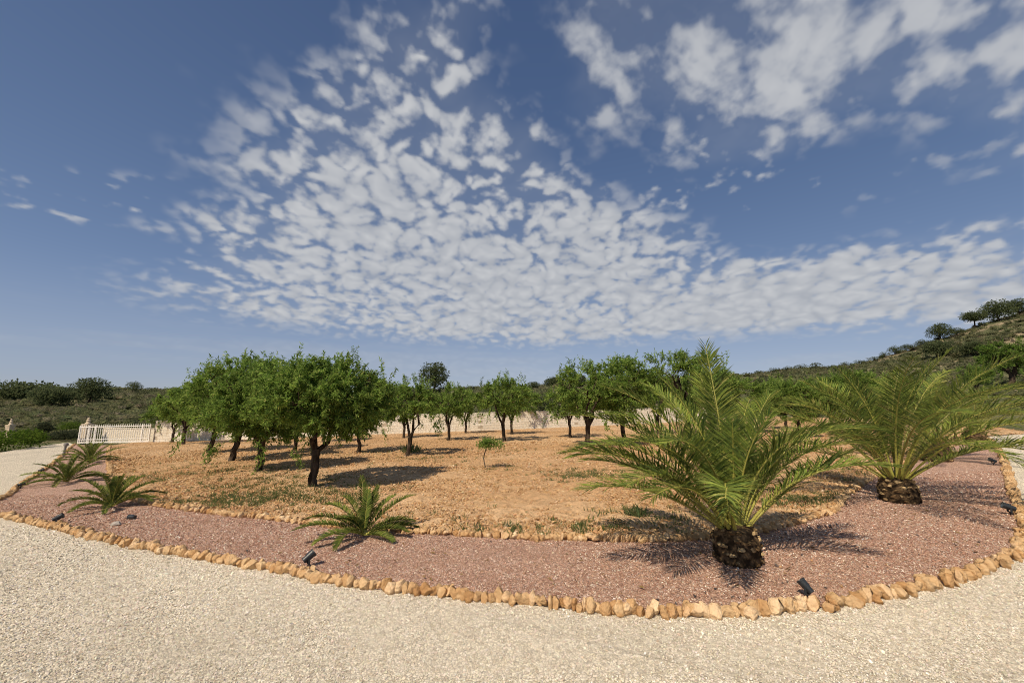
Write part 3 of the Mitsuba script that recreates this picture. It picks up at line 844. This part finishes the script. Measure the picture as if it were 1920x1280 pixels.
palm('young_palm', 'third little palm of the left bed, in front of the grey bollard', x, y, whorl(82, 22, .84, hi=84, lo=16, bend=(20, 55)), 67, **{**{k: v for k, v in kw.items() if k not in ('r0',)}, 'leaflet': .13})
x, y = (-16.410, 15.493)
palm('young_palm', 'farthest little palm of the left bed, beside the gate', x, y, whorl(83, 22, 1.0, hi=86, lo=18, bend=(20, 50)), 68, **{**{k: v for k, v in kw.items() if k not in ('r0',)}, 'leaflet': .15})

# ------------------------------------------------------------------ garden lamps, bollard, fallen lamp, grey rock
def revolve(profile, n=20):
    return trimesh.creation.revolve(np.array(profile), sections=n)


body_shape = ply(revolve([(0, -.075), (.034, -.075), (.039, -.070), (.040, -.02), (.047, .0), (.049, .062), (.053, .066), (.053, .078), (.047, .080), (.045, .072), (.0, .072)]), 'mat_lamp', smooth=40)
lens_shape = ply(revolve([(0, .0735), (.0445, .0735), (.0445, .0745), (0, .0760)]), 'mat_lens', smooth=30)
stake_shape = ply(tube([(0, 0, -.08), (0, 0, .055)], [.008, .010], 8), 'mat_lamp', smooth=40)
yoke_shape = ply(joined([box(-.058, -.053, -.012, .012, .04, .115), box(.053, .058, -.012, .012, .04, .115), box(-.058, .058, -.012, .012, .040, .046)]), 'mat_lamp')
cable_shape = ply(tube([(0, -.02, .02), (.05, -.05, .012), (.09, -.03, .006), (.14, -.06, -.01)], [.004] * 4, 5), 'mat_lamp', smooth=40)


def lamp(label, x, y, heading, tilt, size=1.0, stake=True, fallen=False):
    key = thing('garden_spotlight', label, 'spotlight', None)
    m = T().translate([x, y, float(plane(x, y)) + .01]).rotate([0, 0, 1], heading).scale(size * .86)
    head = m @ (T().translate([0, 0, .045]).rotate([1, 0, 0], -92) if fallen else T().translate([0, 0, .125]).rotate([1, 0, 0], -tilt))
    scene[f'{key}__body'] = dict(body_shape, to_world=head)
    scene[f'{key}__lens'] = dict(lens_shape, to_world=head)
    if not fallen:
        scene[f'{key}__stake'] = dict(stake_shape, to_world=m)
        scene[f'{key}__yoke'] = dict(yoke_shape, to_world=m)
    scene[f'{key}__cable'] = dict(cable_shape, to_world=m)


# heading: the way the head points, turned from +y
lamp('black spotlight on a stake beside the stones, aimed up at the little palm', *(-2.187, 4.475), -52, 56, .95)
lamp('black spotlight near the left corner of the bed, pointing right', *(-7.224, 6.510), -60, 62, .9)
lamp('black spotlight tipped over the stones in front of the big palm trunk', *(2.464, 3.530), 42, 42, .8)
lamp('black spotlight at the right edge of the bed, level with the second palm trunk', *(6.947, 5.696), 60, 70, .95)
lamp('black spotlight by the right hand stones, level with the third palm trunk', *(11.835, 9.834), 62, 68, 1.0)
lamp('farthest black spotlight along the right hand stones', *(17.005, 14.068), 62, 68, 1.0)
lamp('black spotlight beside the left hand stones by the third little palm', *(-12.133, 9.975), -40, 70, .95)
lamp('small dark spotlight far along the left hand stones', *(-14.898, 12.692), -40, 70, 1.0)
lamp('fallen black lamp lying on the pink gravel below the left little palm', *(-6.211, 6.690), 80, 90, .9, fallen=True)
x, y = (-6.117, 6.355)
rk = hull_stone(rng, 22, (.10, .07, .045))
k = put('grey_rock', ply(rk, dull((.36, .33, .30)), smooth=35), None, T().translate([x, y, float(plane(x, y)) + .03]))
tag(k, 'flat grey rock lying on the gravel next to the fallen lamp', 'rock')

x, y = (-20.902, 18.557)
key = thing('bollard_light', 'grey bollard with rounded head at the left edge of the bed', 'bollard')
m = T().translate([x, y, float(plane(x, y))]).rotate([0, 1, 0], 4)
put('post', ply(revolve([(0, -.05), (.045, -.05), (.045, .48), (0, .48)]), 'mat_grey', smooth=40), key, m)
put('head', ply(revolve([(0, .48), (.075, .482), (.085, .52), (.085, .58), (.06, .63), (0, .645)]), 'mat_grey', smooth=40), key, m)

# ------------------------------------------------------------------ wall, gate, pillars, stakes
wall = np.array(WALL)
WH, BL, BH = 1.47, .40, .21
key = thing('perimeter_wall', 'long cream concrete block wall behind the orchard', 'wall')
ws = np.r_[0, np.cumsum(np.linalg.norm(np.diff(wall, axis=0), axis=1))]
core, cap, blocks = [], [], []
for (a, b) in zip(wall[:-1], wall[1:]):
    L = float(np.linalg.norm(b - a)); d = (b - a) / L; nrm = np.array([-d[1], d[0]])
    nb = max(1, int(round(L / BL))); w = L / nb
    for half, z0, z1, store in ((.085, -.3, WH, core), (.115, WH + .002, WH + .06, cap)):
        c = []
        for p in (a - d * .02, b + d * .02):
            zb = float(plane(*p))
            for sgn in (-1, 1):
                for zz in (z0, z1):
                    c.append([p[0] + nrm[0] * half * sgn, p[1] + nrm[1] * half * sgn, zb + zz])
        h = trimesh.convex.convex_hull(np.array(c))
        store.append((np.array(h.vertices), np.array(h.faces)))
    for row in range(7):
        for j in range(nb):
            s0 = (j + (.5 if row % 2 else 0)) * w
            if s0 + w > L + .01:
                continue
            p = a + d * (s0 + w / 2)
            blocks.append((p[0], p[1], float(plane(*p)) + row * BH + BH / 2, math.degrees(math.atan2(d[1], d[0])), w))
put('core', ply(joined(core), 'mat_mortar'), key)
put('coping', ply(joined(cap), 'mat_block'), key)
bv = trimesh.creation.box(extents=[1, 1, 1])
block = ply(bv, 'mat_block')
r = np.random.default_rng(33)
order = np.argsort([abs(b[0] + 1.5) for b in blocks])
rest = []
for n, k in enumerate(order):
    bx, by, bz, ang, w = blocks[k]
    m = T().translate([bx, by, bz]).rotate([0, 0, 1], ang).scale([w - .014, .19 + float(r.uniform(-.006, .006)), BH - .014])
    if n < 300:
        put('block', block, key, m)
    else:
        M = np.array(m.matrix)
        rest.append((np.array(bv.vertices) @ M[:3, :3].T + M[:3, 3], np.array(bv.faces)))
put('blockwork', ply(joined(rest), 'mat_block'), key)
labels[f'{key}__blockwork'] = {'kind': 'stuff'}

# lower wall behind the gate, its end pier and the gate itself
A2, B2 = np.array([-31.2, 30.2]), np.array([-25.9, 29.0])
key = thing('gate_wall', 'low cream wall behind the white sliding gate', 'wall')
d = (B2 - A2) / np.linalg.norm(B2 - A2); L = float(np.linalg.norm(B2 - A2)); ang = math.degrees(math.atan2(d[1], d[0]))
zb = float(plane(*((A2 + B2) / 2)))
m = T().translate([float(A2[0]), float(A2[1]), zb]).rotate([0, 0, 1], ang)
put('panel', ply(box(0, L, -.08, .08, -.4, .96), 'mat_gate_wall'), key, m)
put('coping', ply(box(-.02, L + .02, -.11, .11, .962, 1.02), 'mat_gate_wall'), key, m)
put('pier', ply(box(L + .002, L + .34, -.17, .17, -.4, 1.0), 'mat_gate_wall'), key, m)


def pillar(label, x, y, h, w):
    key = thing('gate_pillar', label, 'pillar')
    m = T().translate([x, y, float(plane(x, y))]).scale([w, w, h])
    put('shaft', ply(joined([box(-.5, .5, -.5, .5, -.2, .70), box(-.6, .6, -.6, .6, -.2, .08), box(-.56, .56, -.56, .56, .64, .70)]), 'mat_pillar'), key, m)
    put('cap', ply(joined([box(-.64, .64, -.64, .64, .701, .735), box(-.56, .56, -.56, .56, .736, .76)]), 'mat_pillar'), key, m)
    put('finial', ply(revolve([(0, .761), (.46, .762), (.30, .80), (.25, .85), (.34, .87), (.20, .91), (.16, .94), (.21, .96), (.17, .99), (0, 1.0)], 14), 'mat_pillar', smooth=40), key, m)


pillar('cream stone gate pillar with pointed finial behind the left end of the gate', *(-31.444, 29.139), 1.88, .40)
pillar('cream stone gate pillar with pointed finial at the left edge above the green shrub', -40.3, 31.6, 1.95, .32)

key = thing('sliding_gate', 'white metal sliding gate of upright bars', 'gate')
GA, GB = np.array((-30.708, 28.015)), np.array((-25.500, 27.823))
d = (GB - GA) / np.linalg.norm(GB - GA); L = float(np.linalg.norm(GB - GA)); ang = math.degrees(math.atan2(d[1], d[0]))
m = T().translate([float(GA[0]), float(GA[1]), float(plane(*GA))]).rotate([0, 0, 1], ang).rotate([0, 1, 0], -math.degrees(math.atan(.024)))
for z0, z1 in ((.08, .16), (.30, .34), (1.16, 1.22)):
    put('rail', ply(box(.06, L - .06, -.03, .03, z0, z1), 'mat_white'), key, m)
for sx in (0, .68, 1.16, L - .62, L - .06):
    put('stile', ply(box(sx, sx + .06, -.034, .034, .02, 1.30), 'mat_white'), key, m)
picket = ply(joined([box(-.014, .014, -.012, .012, .161, 1.30), (np.array([[-.02, -.012, 1.30], [.02, -.012, 1.30], [.02, .012, 1.30], [-.02, .012, 1.30], [0, 0, 1.37]]), np.array([[0, 1, 4], [1, 2, 4], [2, 3, 4], [3, 0, 4], [0, 2, 1], [0, 3, 2]]))]), 'mat_white')
for sx in np.arange(.14, L - .08, .158):
    put('bar', picket, key, m @ T().translate([float(sx), 0, 0]))
put('motor_box', ply(box(.05, .35, .10, .42, -.05, .42), 'mat_grey'), key, m)

for lab, (x, y), h in (('thin brown wooden stake against the block wall, between two trees', (-4.582, 35.637), .95), ('short grey stake at the foot of the block wall', (-6.559, 35.645), .45), ('thin stake against the block wall right of the three limbed tree', (0.571, 38.342), .95), ('brown stake beside the leftmost trunk by the wall', (-25.394, 29.232), .75)):
    key = thing('stake', lab, 'stake')
    put('shaft', ply(tube([(0, 0, -.1), (.01, 0, h * .5), (0, .01, h)], [.035, .033, .03], 6), 'mat_wood', smooth=50), key, T().translate([x, y - .1, float(plane(x, y))]))

# ------------------------------------------------------------------ shrubs, pines, scrub


def puff(r, cen, rad, n, size, flat=.8):
    """Small leaf tufts over and inside an uneven ball."""
    d = unit(r.normal(size=(n, 3)))
    b = meshkit.fbm(d * 2.2 + cen * 3.1, 3, 2) - .5
    p = cen + d * rad * (r.uniform(.35, 1, (n, 1)) ** .45 * (1 + b[:, None] * .9)) * (1, 1, flat)
    a = unit(d + r.normal(0, .7, (n, 3)))
    return leaves(p, a, size * r.uniform(.6, 1.4, n), size * r.uniform(.45, .8, n), r, .2)


def bush(seed, w, h, n, size, greens, lumps=9):
    r = np.random.default_rng(seed)
    parts = []
    for k in range(lumps):
        a, rr = r.uniform(0, 6.28), math.sqrt(r.uniform(0, 1)) * .62
        c = np.array([math.cos(a) * rr * w / 2, math.sin(a) * rr * w / 2, h * (.30 + .36 * r.random() * (1 - rr * .6))])
        parts.append(puff(r, c, w * r.uniform(.17, .30), n // lumps, size, .55 * h / (w * .5) if h < w else .9))
    v, f = joined(parts)
    return (v, f), np.repeat(pick_colors(r, len(v) // 4, greens, np.ones(len(greens)), .14), 4, 0)


def pine(seed, w, h, n, size, stem=.35, lumps=12, umbrella=False):
    r = np.random.default_rng(seed)
    wood = [tube(bend_path((0, 0, -.4), (r.normal(0, .05) * h, 0, h * .8), r, 6, 0, .03), np.linspace(.055, .02, 6) * h * .8, 7)]
    parts = []
    for k in range(lumps):
        a = k * 2.4 + r.normal(0, .3)
        q = (k + .5) / lumps
        zc = h * (stem + (1 - stem) * (.25 + .62 * q)) if not umbrella else h * (stem + (1 - stem) * r.uniform(.35, .72))
        rr = w / 2 * (math.sin(math.pi * min(1, .30 + .62 * q)) * .60 if not umbrella else math.sqrt(r.random()) * .66)
        c = np.array([math.cos(a) * rr, math.sin(a) * rr, zc])
        wood.append(tube(bend_path((0, 0, zc - h * .12), c, r, 4), np.linspace(.016, .006, 4) * h, 5, False))
        parts.append(puff(r, c, w * r.uniform(.22, .31), n // lumps, size, .62))
    v, f = joined(parts)
    col = np.repeat(pick_colors(r, len(v) // 4, [(.12, .15, .07), (.155, .19, .09), (.09, .115, .055)], [1, 1, 1], .14), 4, 0)
    return ply(joined(wood), 'mat_bark', smooth=50), ply((v, f), 'mat_leaf', color=col)


SKYP = 'pines along the hillsides'
PINES = [  # base pixel point on the land (metres given by the survey), width, height in metres, shape
    ((-120.51, 96.08, 3.55, 7.593), 88, 27, 0, 'broad dark pine thicket on the left skyline'),
    ((-101.45, 85.94, 1.72, 8.516), 62, 40, 0, 'dark round pine below the left skyline'),
    ((-103.48, 95.06, 2.88, 7.683), 56, 42, 1, 'tall round topped pine on the left skyline'),
    ((-125.48, 128.23, 6.11, 5.674), 26, 22, 2, 'small lone pine on the left skyline, nearest the orchard row'),
    ((-143.25, 124.85, 5.82, 5.829), 34, 14, 0, 'low pine on the left skyline between the two biggest crowns'),
    ((-151.05, 114.81, 5.17, 6.342), 20, 16, 0, 'pine cut by the left edge of the picture'),
    ((-135.07, 133.17, 6.29, 5.464), 16, 9, 0, 'tiny pine on the left skyline left of the lone one'),
    ((-120.69, 130.64, 6.38, 5.568), 20, 8, 0, 'tiny pine on the left skyline beside the orchard row'),
    ((-25.54, 126.33, 6.56, 5.755), 54, 52, 4, 'dark pine rising behind the orchard in the middle'),
    ((192.40, 169.59, 32.20, 4.184), 34, 27, 4, 'pine on the right ridge, lowest of the skyline trio'),
    ((207.40, 168.43, 37.33, 4.190), 36, 27, 3, 'umbrella shaped pine on the right ridge with bare stem'),
    ((216.88, 167.15, 39.97, 4.210), 46, 34, 4, 'full dark pine on the right ridge, right of the umbrella shaped one'),
    ((227.30, 167.47, 43.22, 4.188), 34, 26, 4, 'pine on the right ridge at the edge of the picture'),
    ((183.11, 169.71, 29.07, 4.194), 16, 12, 4, 'little pine on the right ridge below the skyline trio'),
    ((170.01, 169.16, 25.39, 4.223), 22, 14, 4, 'small pines clump low on the right ridge'),
    ((197.78, 167.77, 33.56, 4.222), 24, 13, 4, 'low pine on the right ridge left of the umbrella shaped one'),
    ((160.34, 143.79, 20.40, 4.977), 48, 30, 0, 'broad dark pine on the slope of the right hill'),
    ((162.77, 134.81, 19.23, 5.308), 42, 32, 0, 'dark pine on the stony slope, right of the broad one'),
    ((177.31, 170.88, 27.32, 4.174), 18, 11, 4, 'small round pine on the right ridge'),
    ((14.82, 133.99, 9.36, 5.408), 40, 14, 0, 'dark pine on the low rise behind the orchard, middle right'),
    ((21.25, 133.51, 9.60, 5.426), 46, 16, 0, 'wide pine on the low rise behind the big palm side trees'),
    ((7.37, 133.56, 8.46, 5.432), 26, 12, 0, 'low pine on the rise behind the orchard, left of two others'),
]
for k, ((x, y, z, s), wpx, hpx, shape, lab) in enumerate(PINES):
    w, h = wpx / s, 1.12 * hpx / s
    key = thing('pine_tree', lab, 'tree', SKYP)
    sh = pine(300 + k, w, h, 3600 if wpx > 30 else 1800, max(w, h) * .055, stem=(.08, .12, .3, .45, .06)[shape], lumps=(14 if wpx > 30 else 9), umbrella=shape in (0, 3))
    m = T().translate([x, y, z])
    put('trunk', sh[0], key, m)
    put('crown', sh[1], key, m)

RIDGE = [(99.41, 154.47, 15.10, 4.668), (102.69, 150.30, 15.65, 4.792), (106.67, 148.22, 16.00, 4.856), (114.76, 152.32, 16.79, 4.723), (114.40, 144.28, 16.38, 4.984), (119.13, 143.60, 16.24, 5.008), (149.71, 172.00, 20.28, 4.177), (156.36, 172.00, 21.49, 4.172), (161.42, 170.04, 22.88, 4.213), (165.48, 169.09, 24.19, 4.230), (177.27, 168.08, 27.14, 4.242), (185.93, 169.08, 29.94, 4.206)]
r = np.random.default_rng(77)
row_pines = [pine(380 + k, 1.0, 1.0, 1500, .075, stem=.12, lumps=10) for k in range(3)]
small_pines = [pine(360 + k, 1.0, 1.0, 420, .09, stem=.1, lumps=6) for k in range(4)]
ORD = 'first second third fourth fifth sixth seventh eighth ninth tenth eleventh twelfth'.split()
for k, (x, y, z, s) in enumerate(RIDGE):
    key = thing('ridge_tree', f'{ORD[k]} small dark tree from the left along the low ridge line of the right hill', 'tree', 'small trees along the right ridge line')
    m = T().translate([x, y, z - .2]).rotate([0, 0, 1], float(r.uniform(0, 360))).scale([float(r.uniform(15, 26)) / s] * 2 + [float(r.uniform(8, 15)) / s])
    put('trunk', small_pines[k % 4][0], key, m)
    put('crown', small_pines[k % 4][1], key, m)

for k, (x, y) in enumerate([(-19, 41), (-13, 44), (-6.5, 43), (-1, 46), (3.5, 45), (8.5, 48), (13, 50), (18, 52), (24, 53), (-24, 40)]):
    key = thing('field_tree', 'dark bushy tree in the row beyond the cream block wall, behind the orchard', 'tree', 'trees in the row beyond the block wall')
    h = 2.6 + .9 * ((k * 7) % 5) / 5
    m = T().translate([x, y, float(terrain(x, y))]).rotate([0, 0, 1], 77.0 * k).scale([h * 1.25, h * 1.25, h])
    put('trunk', row_pines[k % 3][0], key, m)
    put('crown', row_pines[k % 3][1], key, m)

BRIGHT = [(.10, .17, .025), (.14, .21, .035), (.075, .125, .02)]
DARK = [(.035, .05, .018), (.05, .07, .025), (.028, .04, .015)]
OLIVE = [(.07, .085, .045), (.095, .11, .06), (.05, .062, .035)]
for (x, y, z, s), wpx, hpx, greens, name, lab, cat in (
        ((-31.03, 24.65, -0.84, 30.230), 105, 46, BRIGHT, 'shrub', 'bright green shrub at the left edge beside the cream drive', 'shrub'),
        ((-33.09, 27.42, -0.90, 27.134), 44, 34, DARK, 'shrub', 'dark bush right of the bright green shrub by the drive', 'shrub'),
        ((-39.15, 34.20, -1.08, 21.709), 70, 22, OLIVE, 'shrub', 'low grey green bush behind the grey bollard', 'shrub'),
        ((-52.38, 46.58, -1.19, 15.885), 40, 26, BRIGHT, 'shrub', 'yellow green bush left of the gate pillar', 'shrub'),
        ((2.70, 38.34, -0.09, 19.244), 14, 9, OLIVE, 'shrub', 'small grey bush at the foot of the wall, left of a pair', 'shrub'),
        ((3.59, 37.81, -0.07, 19.516), 18, 11, OLIVE, 'shrub', 'small grey bush at the foot of the wall, right of a pair', 'shrub')):
    key = thing(name, lab, cat)
    mesh, col = bush(400 + wpx, wpx / s, hpx / s, 2200, wpx / s * .035 + .02, greens)
    put('foliage', ply(mesh, 'mat_leaf', color=col), key, T().translate([x, y, z]))
x, y, z, s = (-50.23, 42.16, -1.37, 17.581)
key = thing('olive_tree', 'small round olive tree with short trunk in the field left of the gate', 'tree')
sh = pine(421, 28 / s, 30 / s, 1400, .16, stem=.22, umbrella=True)
mesh, col = bush(421, 30 / s, 27 / s, 1800, .14, OLIVE)
put('trunk', sh[0], key, T().translate([x, y, z]))
put('crown', ply(mesh, 'mat_leaf', color=col), key, T().translate([x, y, z + 7 / s]))

# scrub on the hillsides: one mass
r = np.random.default_rng(90)
protos = []
for k in range(10):
    (v, f), _ = bush(500 + k, 1.0, .72, 64, .17, OLIVE, 4)
    cv, cf = hull_stone(r, 16, (.36, .36, .26))
    protos.append((np.vstack([v, cv + (0, 0, .25)]), np.vstack([f, cf + len(v)])))
N = 30000
yy = np.sqrt(r.uniform(32 ** 2, 176 ** 2, N)) if True else 0
tt = np.where(r.random(N) < .42, r.uniform(-1.6, -.6, N), r.uniform(-.6, 1.75, N))
xx = yy * tt
keep = (yy > 46) | ((xx < -27) & (yy > 36)) | ((xx > 30) & (yy > 30) & (yy > 62 - xx * .8)) 
keep &= ~shapely.contains_xy(drive_poly.buffer(1.5), xx, yy)
xx, yy = xx[keep], yy[keep]
dens = meshkit.fbm(np.stack([xx * .06, yy * .10, 0 * xx], -1), 3, 8)
stony = np.clip((xx - 110) / 70, 0, 1) * (meshkit.fbm(np.stack([xx * .09, yy * .2, 0 * xx], -1), 3, 44) > .5)
keep = r.random(len(xx)) < np.clip(.62 + (dens - .5) * 1.5, .25, 1) * (1 - .6 * stony)
xx, yy = xx[keep], yy[keep]
n = len(xx)
sz = r.uniform(.7, 1.9, n) * np.clip(yy / 90, .65, 1.35)
which = r.integers(0, 10, n)
ca, sa = np.cos(r.uniform(0, 6.28, n)), np.sin(r.uniform(0, 6.28, n))
zz = terrain(xx, yy) - .08
tone = pick_colors(r, n, [(.165, .18, .095), (.205, .222, .112), (.25, .245, .145), (.118, .135, .072), (.26, .238, .165)], [30, 30, 18, 14, 8], .12)
vs, fs, cs, n0 = [], [], [], 0
for k, (pv, pf) in enumerate(protos):
    sel = np.nonzero(which == k)[0]
    v = np.stack([pv[None, :, 0] * ca[sel, None] - pv[None, :, 1] * sa[sel, None], pv[None, :, 0] * sa[sel, None] + pv[None, :, 1] * ca[sel, None], np.repeat(pv[None, :, 2], len(sel), 0)], -1)
    v = v * (sz[sel, None, None] * np.array([1.25, 1.25, 1.0])) + np.stack([xx[sel], yy[sel], zz[sel]], 1)[:, None]
    vs.append(v.reshape(-1, 3)); fs.append((pf[None] + (np.arange(len(sel)) * len(pv))[:, None, None]).reshape(-1, 3) + n0); n0 += len(sel) * len(pv)
    cs.append(np.repeat(tone[sel], len(pv), 0) * r.uniform(.8, 1.2, (len(sel) * len(pv), 1)))
put('scrub', ply((np.vstack(vs), np.vstack(fs)), 'mat_leaf', color=np.vstack(cs)))
tag('scrub', 'low olive green scrub covering the hillsides', 'scrub', kind='stuff')

# pale rocks lying open on the right hillside
r = np.random.default_rng(91)
n = 1500
yy = r.uniform(60, 168, n); xx = yy * r.uniform(.9, 1.6, n)
k = meshkit.fbm(np.stack([xx * .09, yy * .2, 0 * xx], -1), 3, 44) > .5
xx, yy = xx[k], yy[k]
s = r.uniform(.2, .75, len(xx))
v, f, i = scatter(r, clods, np.stack([xx, yy, terrain(xx, yy) + .05], 1), s, .5)
put('hillside_rocks', ply((v, f), 'mat_grain', color=pick_colors(r, len(xx), [(.46, .36, .26), (.38, .29, .2), (.52, .44, .34)], [1, 1, 1], .1)[i]))
tag('hillside_rocks', 'pale rocks scattered on the stony hillside at right', 'rocks', kind='stuff')

# dry fallen leaves
r = np.random.default_rng(93)
lx, ly = r.uniform(-9, 7, 2600), 1 / r.uniform(1 / 11, 1 / 2.6, 2600)
k = (np.abs(lx) < ly * 1.3) & (r.random(2600) < np.where(shapely.contains_xy(drive_poly, lx, ly), .0, .4))
lx, ly = lx[k], ly[k]
n = len(lx)
d = r.normal(0, 1, (n, 3)) * (1, 1, .12)
ll = r.uniform(.03, .065, n)
mesh = leaves(np.stack([lx, ly, terrain(lx, ly) + np.where(shapely.contains_xy(soil_poly, lx, ly), .065, .03)], 1), d, ll, ll * .32, r, .3)
put('fallen_leaves', ply(mesh, 'mat_leaf', color=np.repeat(pick_colors(r, n, [(.24, .15, .065), (.34, .24, .11), (.16, .10, .05)], [2, 2, 1], .15), 4, 0)))
tag('fallen_leaves', 'dry brown leaves fallen over the beds and soil', 'leaves', kind='stuff')

# ------------------------------------------------------------------ weeds on the soil
WEEDS = [(.17, .22, .09), (.21, .255, .09), (.13, .18, .075), (.28, .27, .12)]


def blades(r, px, py, hgt, per, spread, width=.006):
    n = len(px)
    bx = np.repeat(px, per) + r.normal(0, 1, n * per) * np.repeat(spread, per)
    by = np.repeat(py, per) + r.normal(0, 1, n * per) * np.repeat(spread, per)
    b = np.stack([bx, by, terrain(bx, by) + .025], 1)
    d = unit(r.normal(0, .55, (n * per, 3)) + (0, 0, 1))
    L = np.repeat(hgt, per) * r.uniform(.4, 1.2, n * per)
    return leaves(b, d, L, np.clip(L * .11, width, .03), r, .5)


r = np.random.default_rng(95)
spots = []
for (x, y), rx, ry, cnt in (((-4.477, 8.500), .9, .55, 230), ((-5.104, 7.935), 1.0, .35, 170), ((-5.898, 9.908), .9, .6, 170), ((-5.424, 7.664), .8, .25, 60), ((-3.418, 7.451), .8, .2, 50), ((-10.075, 10.869), .9, .9, 60), ((-11.424, 13.011), 1.4, 1.2, 60),
                            ((1.925, 9.676), .75, .5, 130), ((1.463, 9.594), .3, .3, 40), ((2.277, 6.024), .5, .25, 45), ((2.545, 5.599), .3, .2, 15), ((1.623, 5.680), .6, .2, 25), ((0.975, 5.380), .5, .12, 12), ((4.179, 6.643), .6, .3, 90), ((5.179, 6.917), .6, .35, 80),
                            ((0.352, 5.431), .7, .12, 25), ((-0.578, 5.576), .8, .15, 25), ((-3.145, 13.849), .9, .4, 60), ((-7.937, 12.430), 1.0, .5, 60), ((-5.977, 16.526), .8, .6, 30), ((-1.496, 12.463), 1.2, .8, 30), ((-0.297, 11.157), .5, .4, 15), ((6.890, 9.960), 1.0, .6, 50), ((7.459, 9.064), 1.0, .6, 50), ((-9.064, 12.618), 1.6, .8, 50), ((-8.613, 10.662), 1.2, .8, 50), ((1.690, 15.748), 1.5, .8, 30), ((-2.075, 6.138), .9, .3, 30)):
    q = r.normal(0, 1, (cnt, 2)) * (rx, ry)
    spots.append(np.array([x, y]) + q)
spots = np.vstack(spots)
spots = spots[shapely.contains_xy(soil_in, spots[:, 0], spots[:, 1])]
mesh = blades(r, spots[:, 0], spots[:, 1], r.uniform(0.03, .11, len(spots)), 14, r.uniform(.02, .07, len(spots)))
put('weeds', ply(mesh, 'mat_leaf', color=np.repeat(pick_colors(r, len(mesh[0]) // 4, WEEDS, [3, 3, 3, 2], .12), 4, 0)))
tag('weeds', 'thin green weeds growing in patches on the orchard soil', 'weeds', kind='stuff')
for lab, (x, y), h in (('grey green weed tuft on the soil left of the big palm trunk', (1.847, 6.007), .19), ('weed tuft by the inner stones, under the dark patch of shade', (0.924, 5.568), .10), ('weed sprouting at the foot of the slender trunk', (-4.052, 16.088), .45)):
    key = thing('weed_tuft', lab, 'plant')
    mesh = blades(r, np.array([x]), np.array([y]), np.array([h]), 90, np.array([h * .38]), .008)
    put('leaves', ply(mesh, 'mat_leaf', color=np.repeat(pick_colors(r, len(mesh[0]) // 4, WEEDS, [3, 2, 3, 1], .1), 4, 0)), key)

# rough field plants between the wall and the hill, left of the gate
r = np.random.default_rng(97)
n = 2600
xx = r.uniform(-75, -27, n); yy = r.uniform(30, 62, n)
k = ~shapely.contains_xy(drive_poly.buffer(.4), xx, yy) & (yy > 33.0 - .0 * xx)
xx, yy = xx[k], yy[k]
mesh = blades(r, xx, yy, r.uniform(.15, .5, len(xx)), 12, r.uniform(.1, .35, len(xx)), .02)
put('field_grass', ply(mesh, 'mat_leaf', color=np.repeat(pick_colors(r, len(mesh[0]) // 4, [(.12, .14, .05), (.20, .18, .09), (.08, .11, .04)], [2, 2, 2], .12), 4, 0)))
tag('field_grass', 'dry grass of the field beyond the drive, left of the gate', 'grass', kind='stuff')
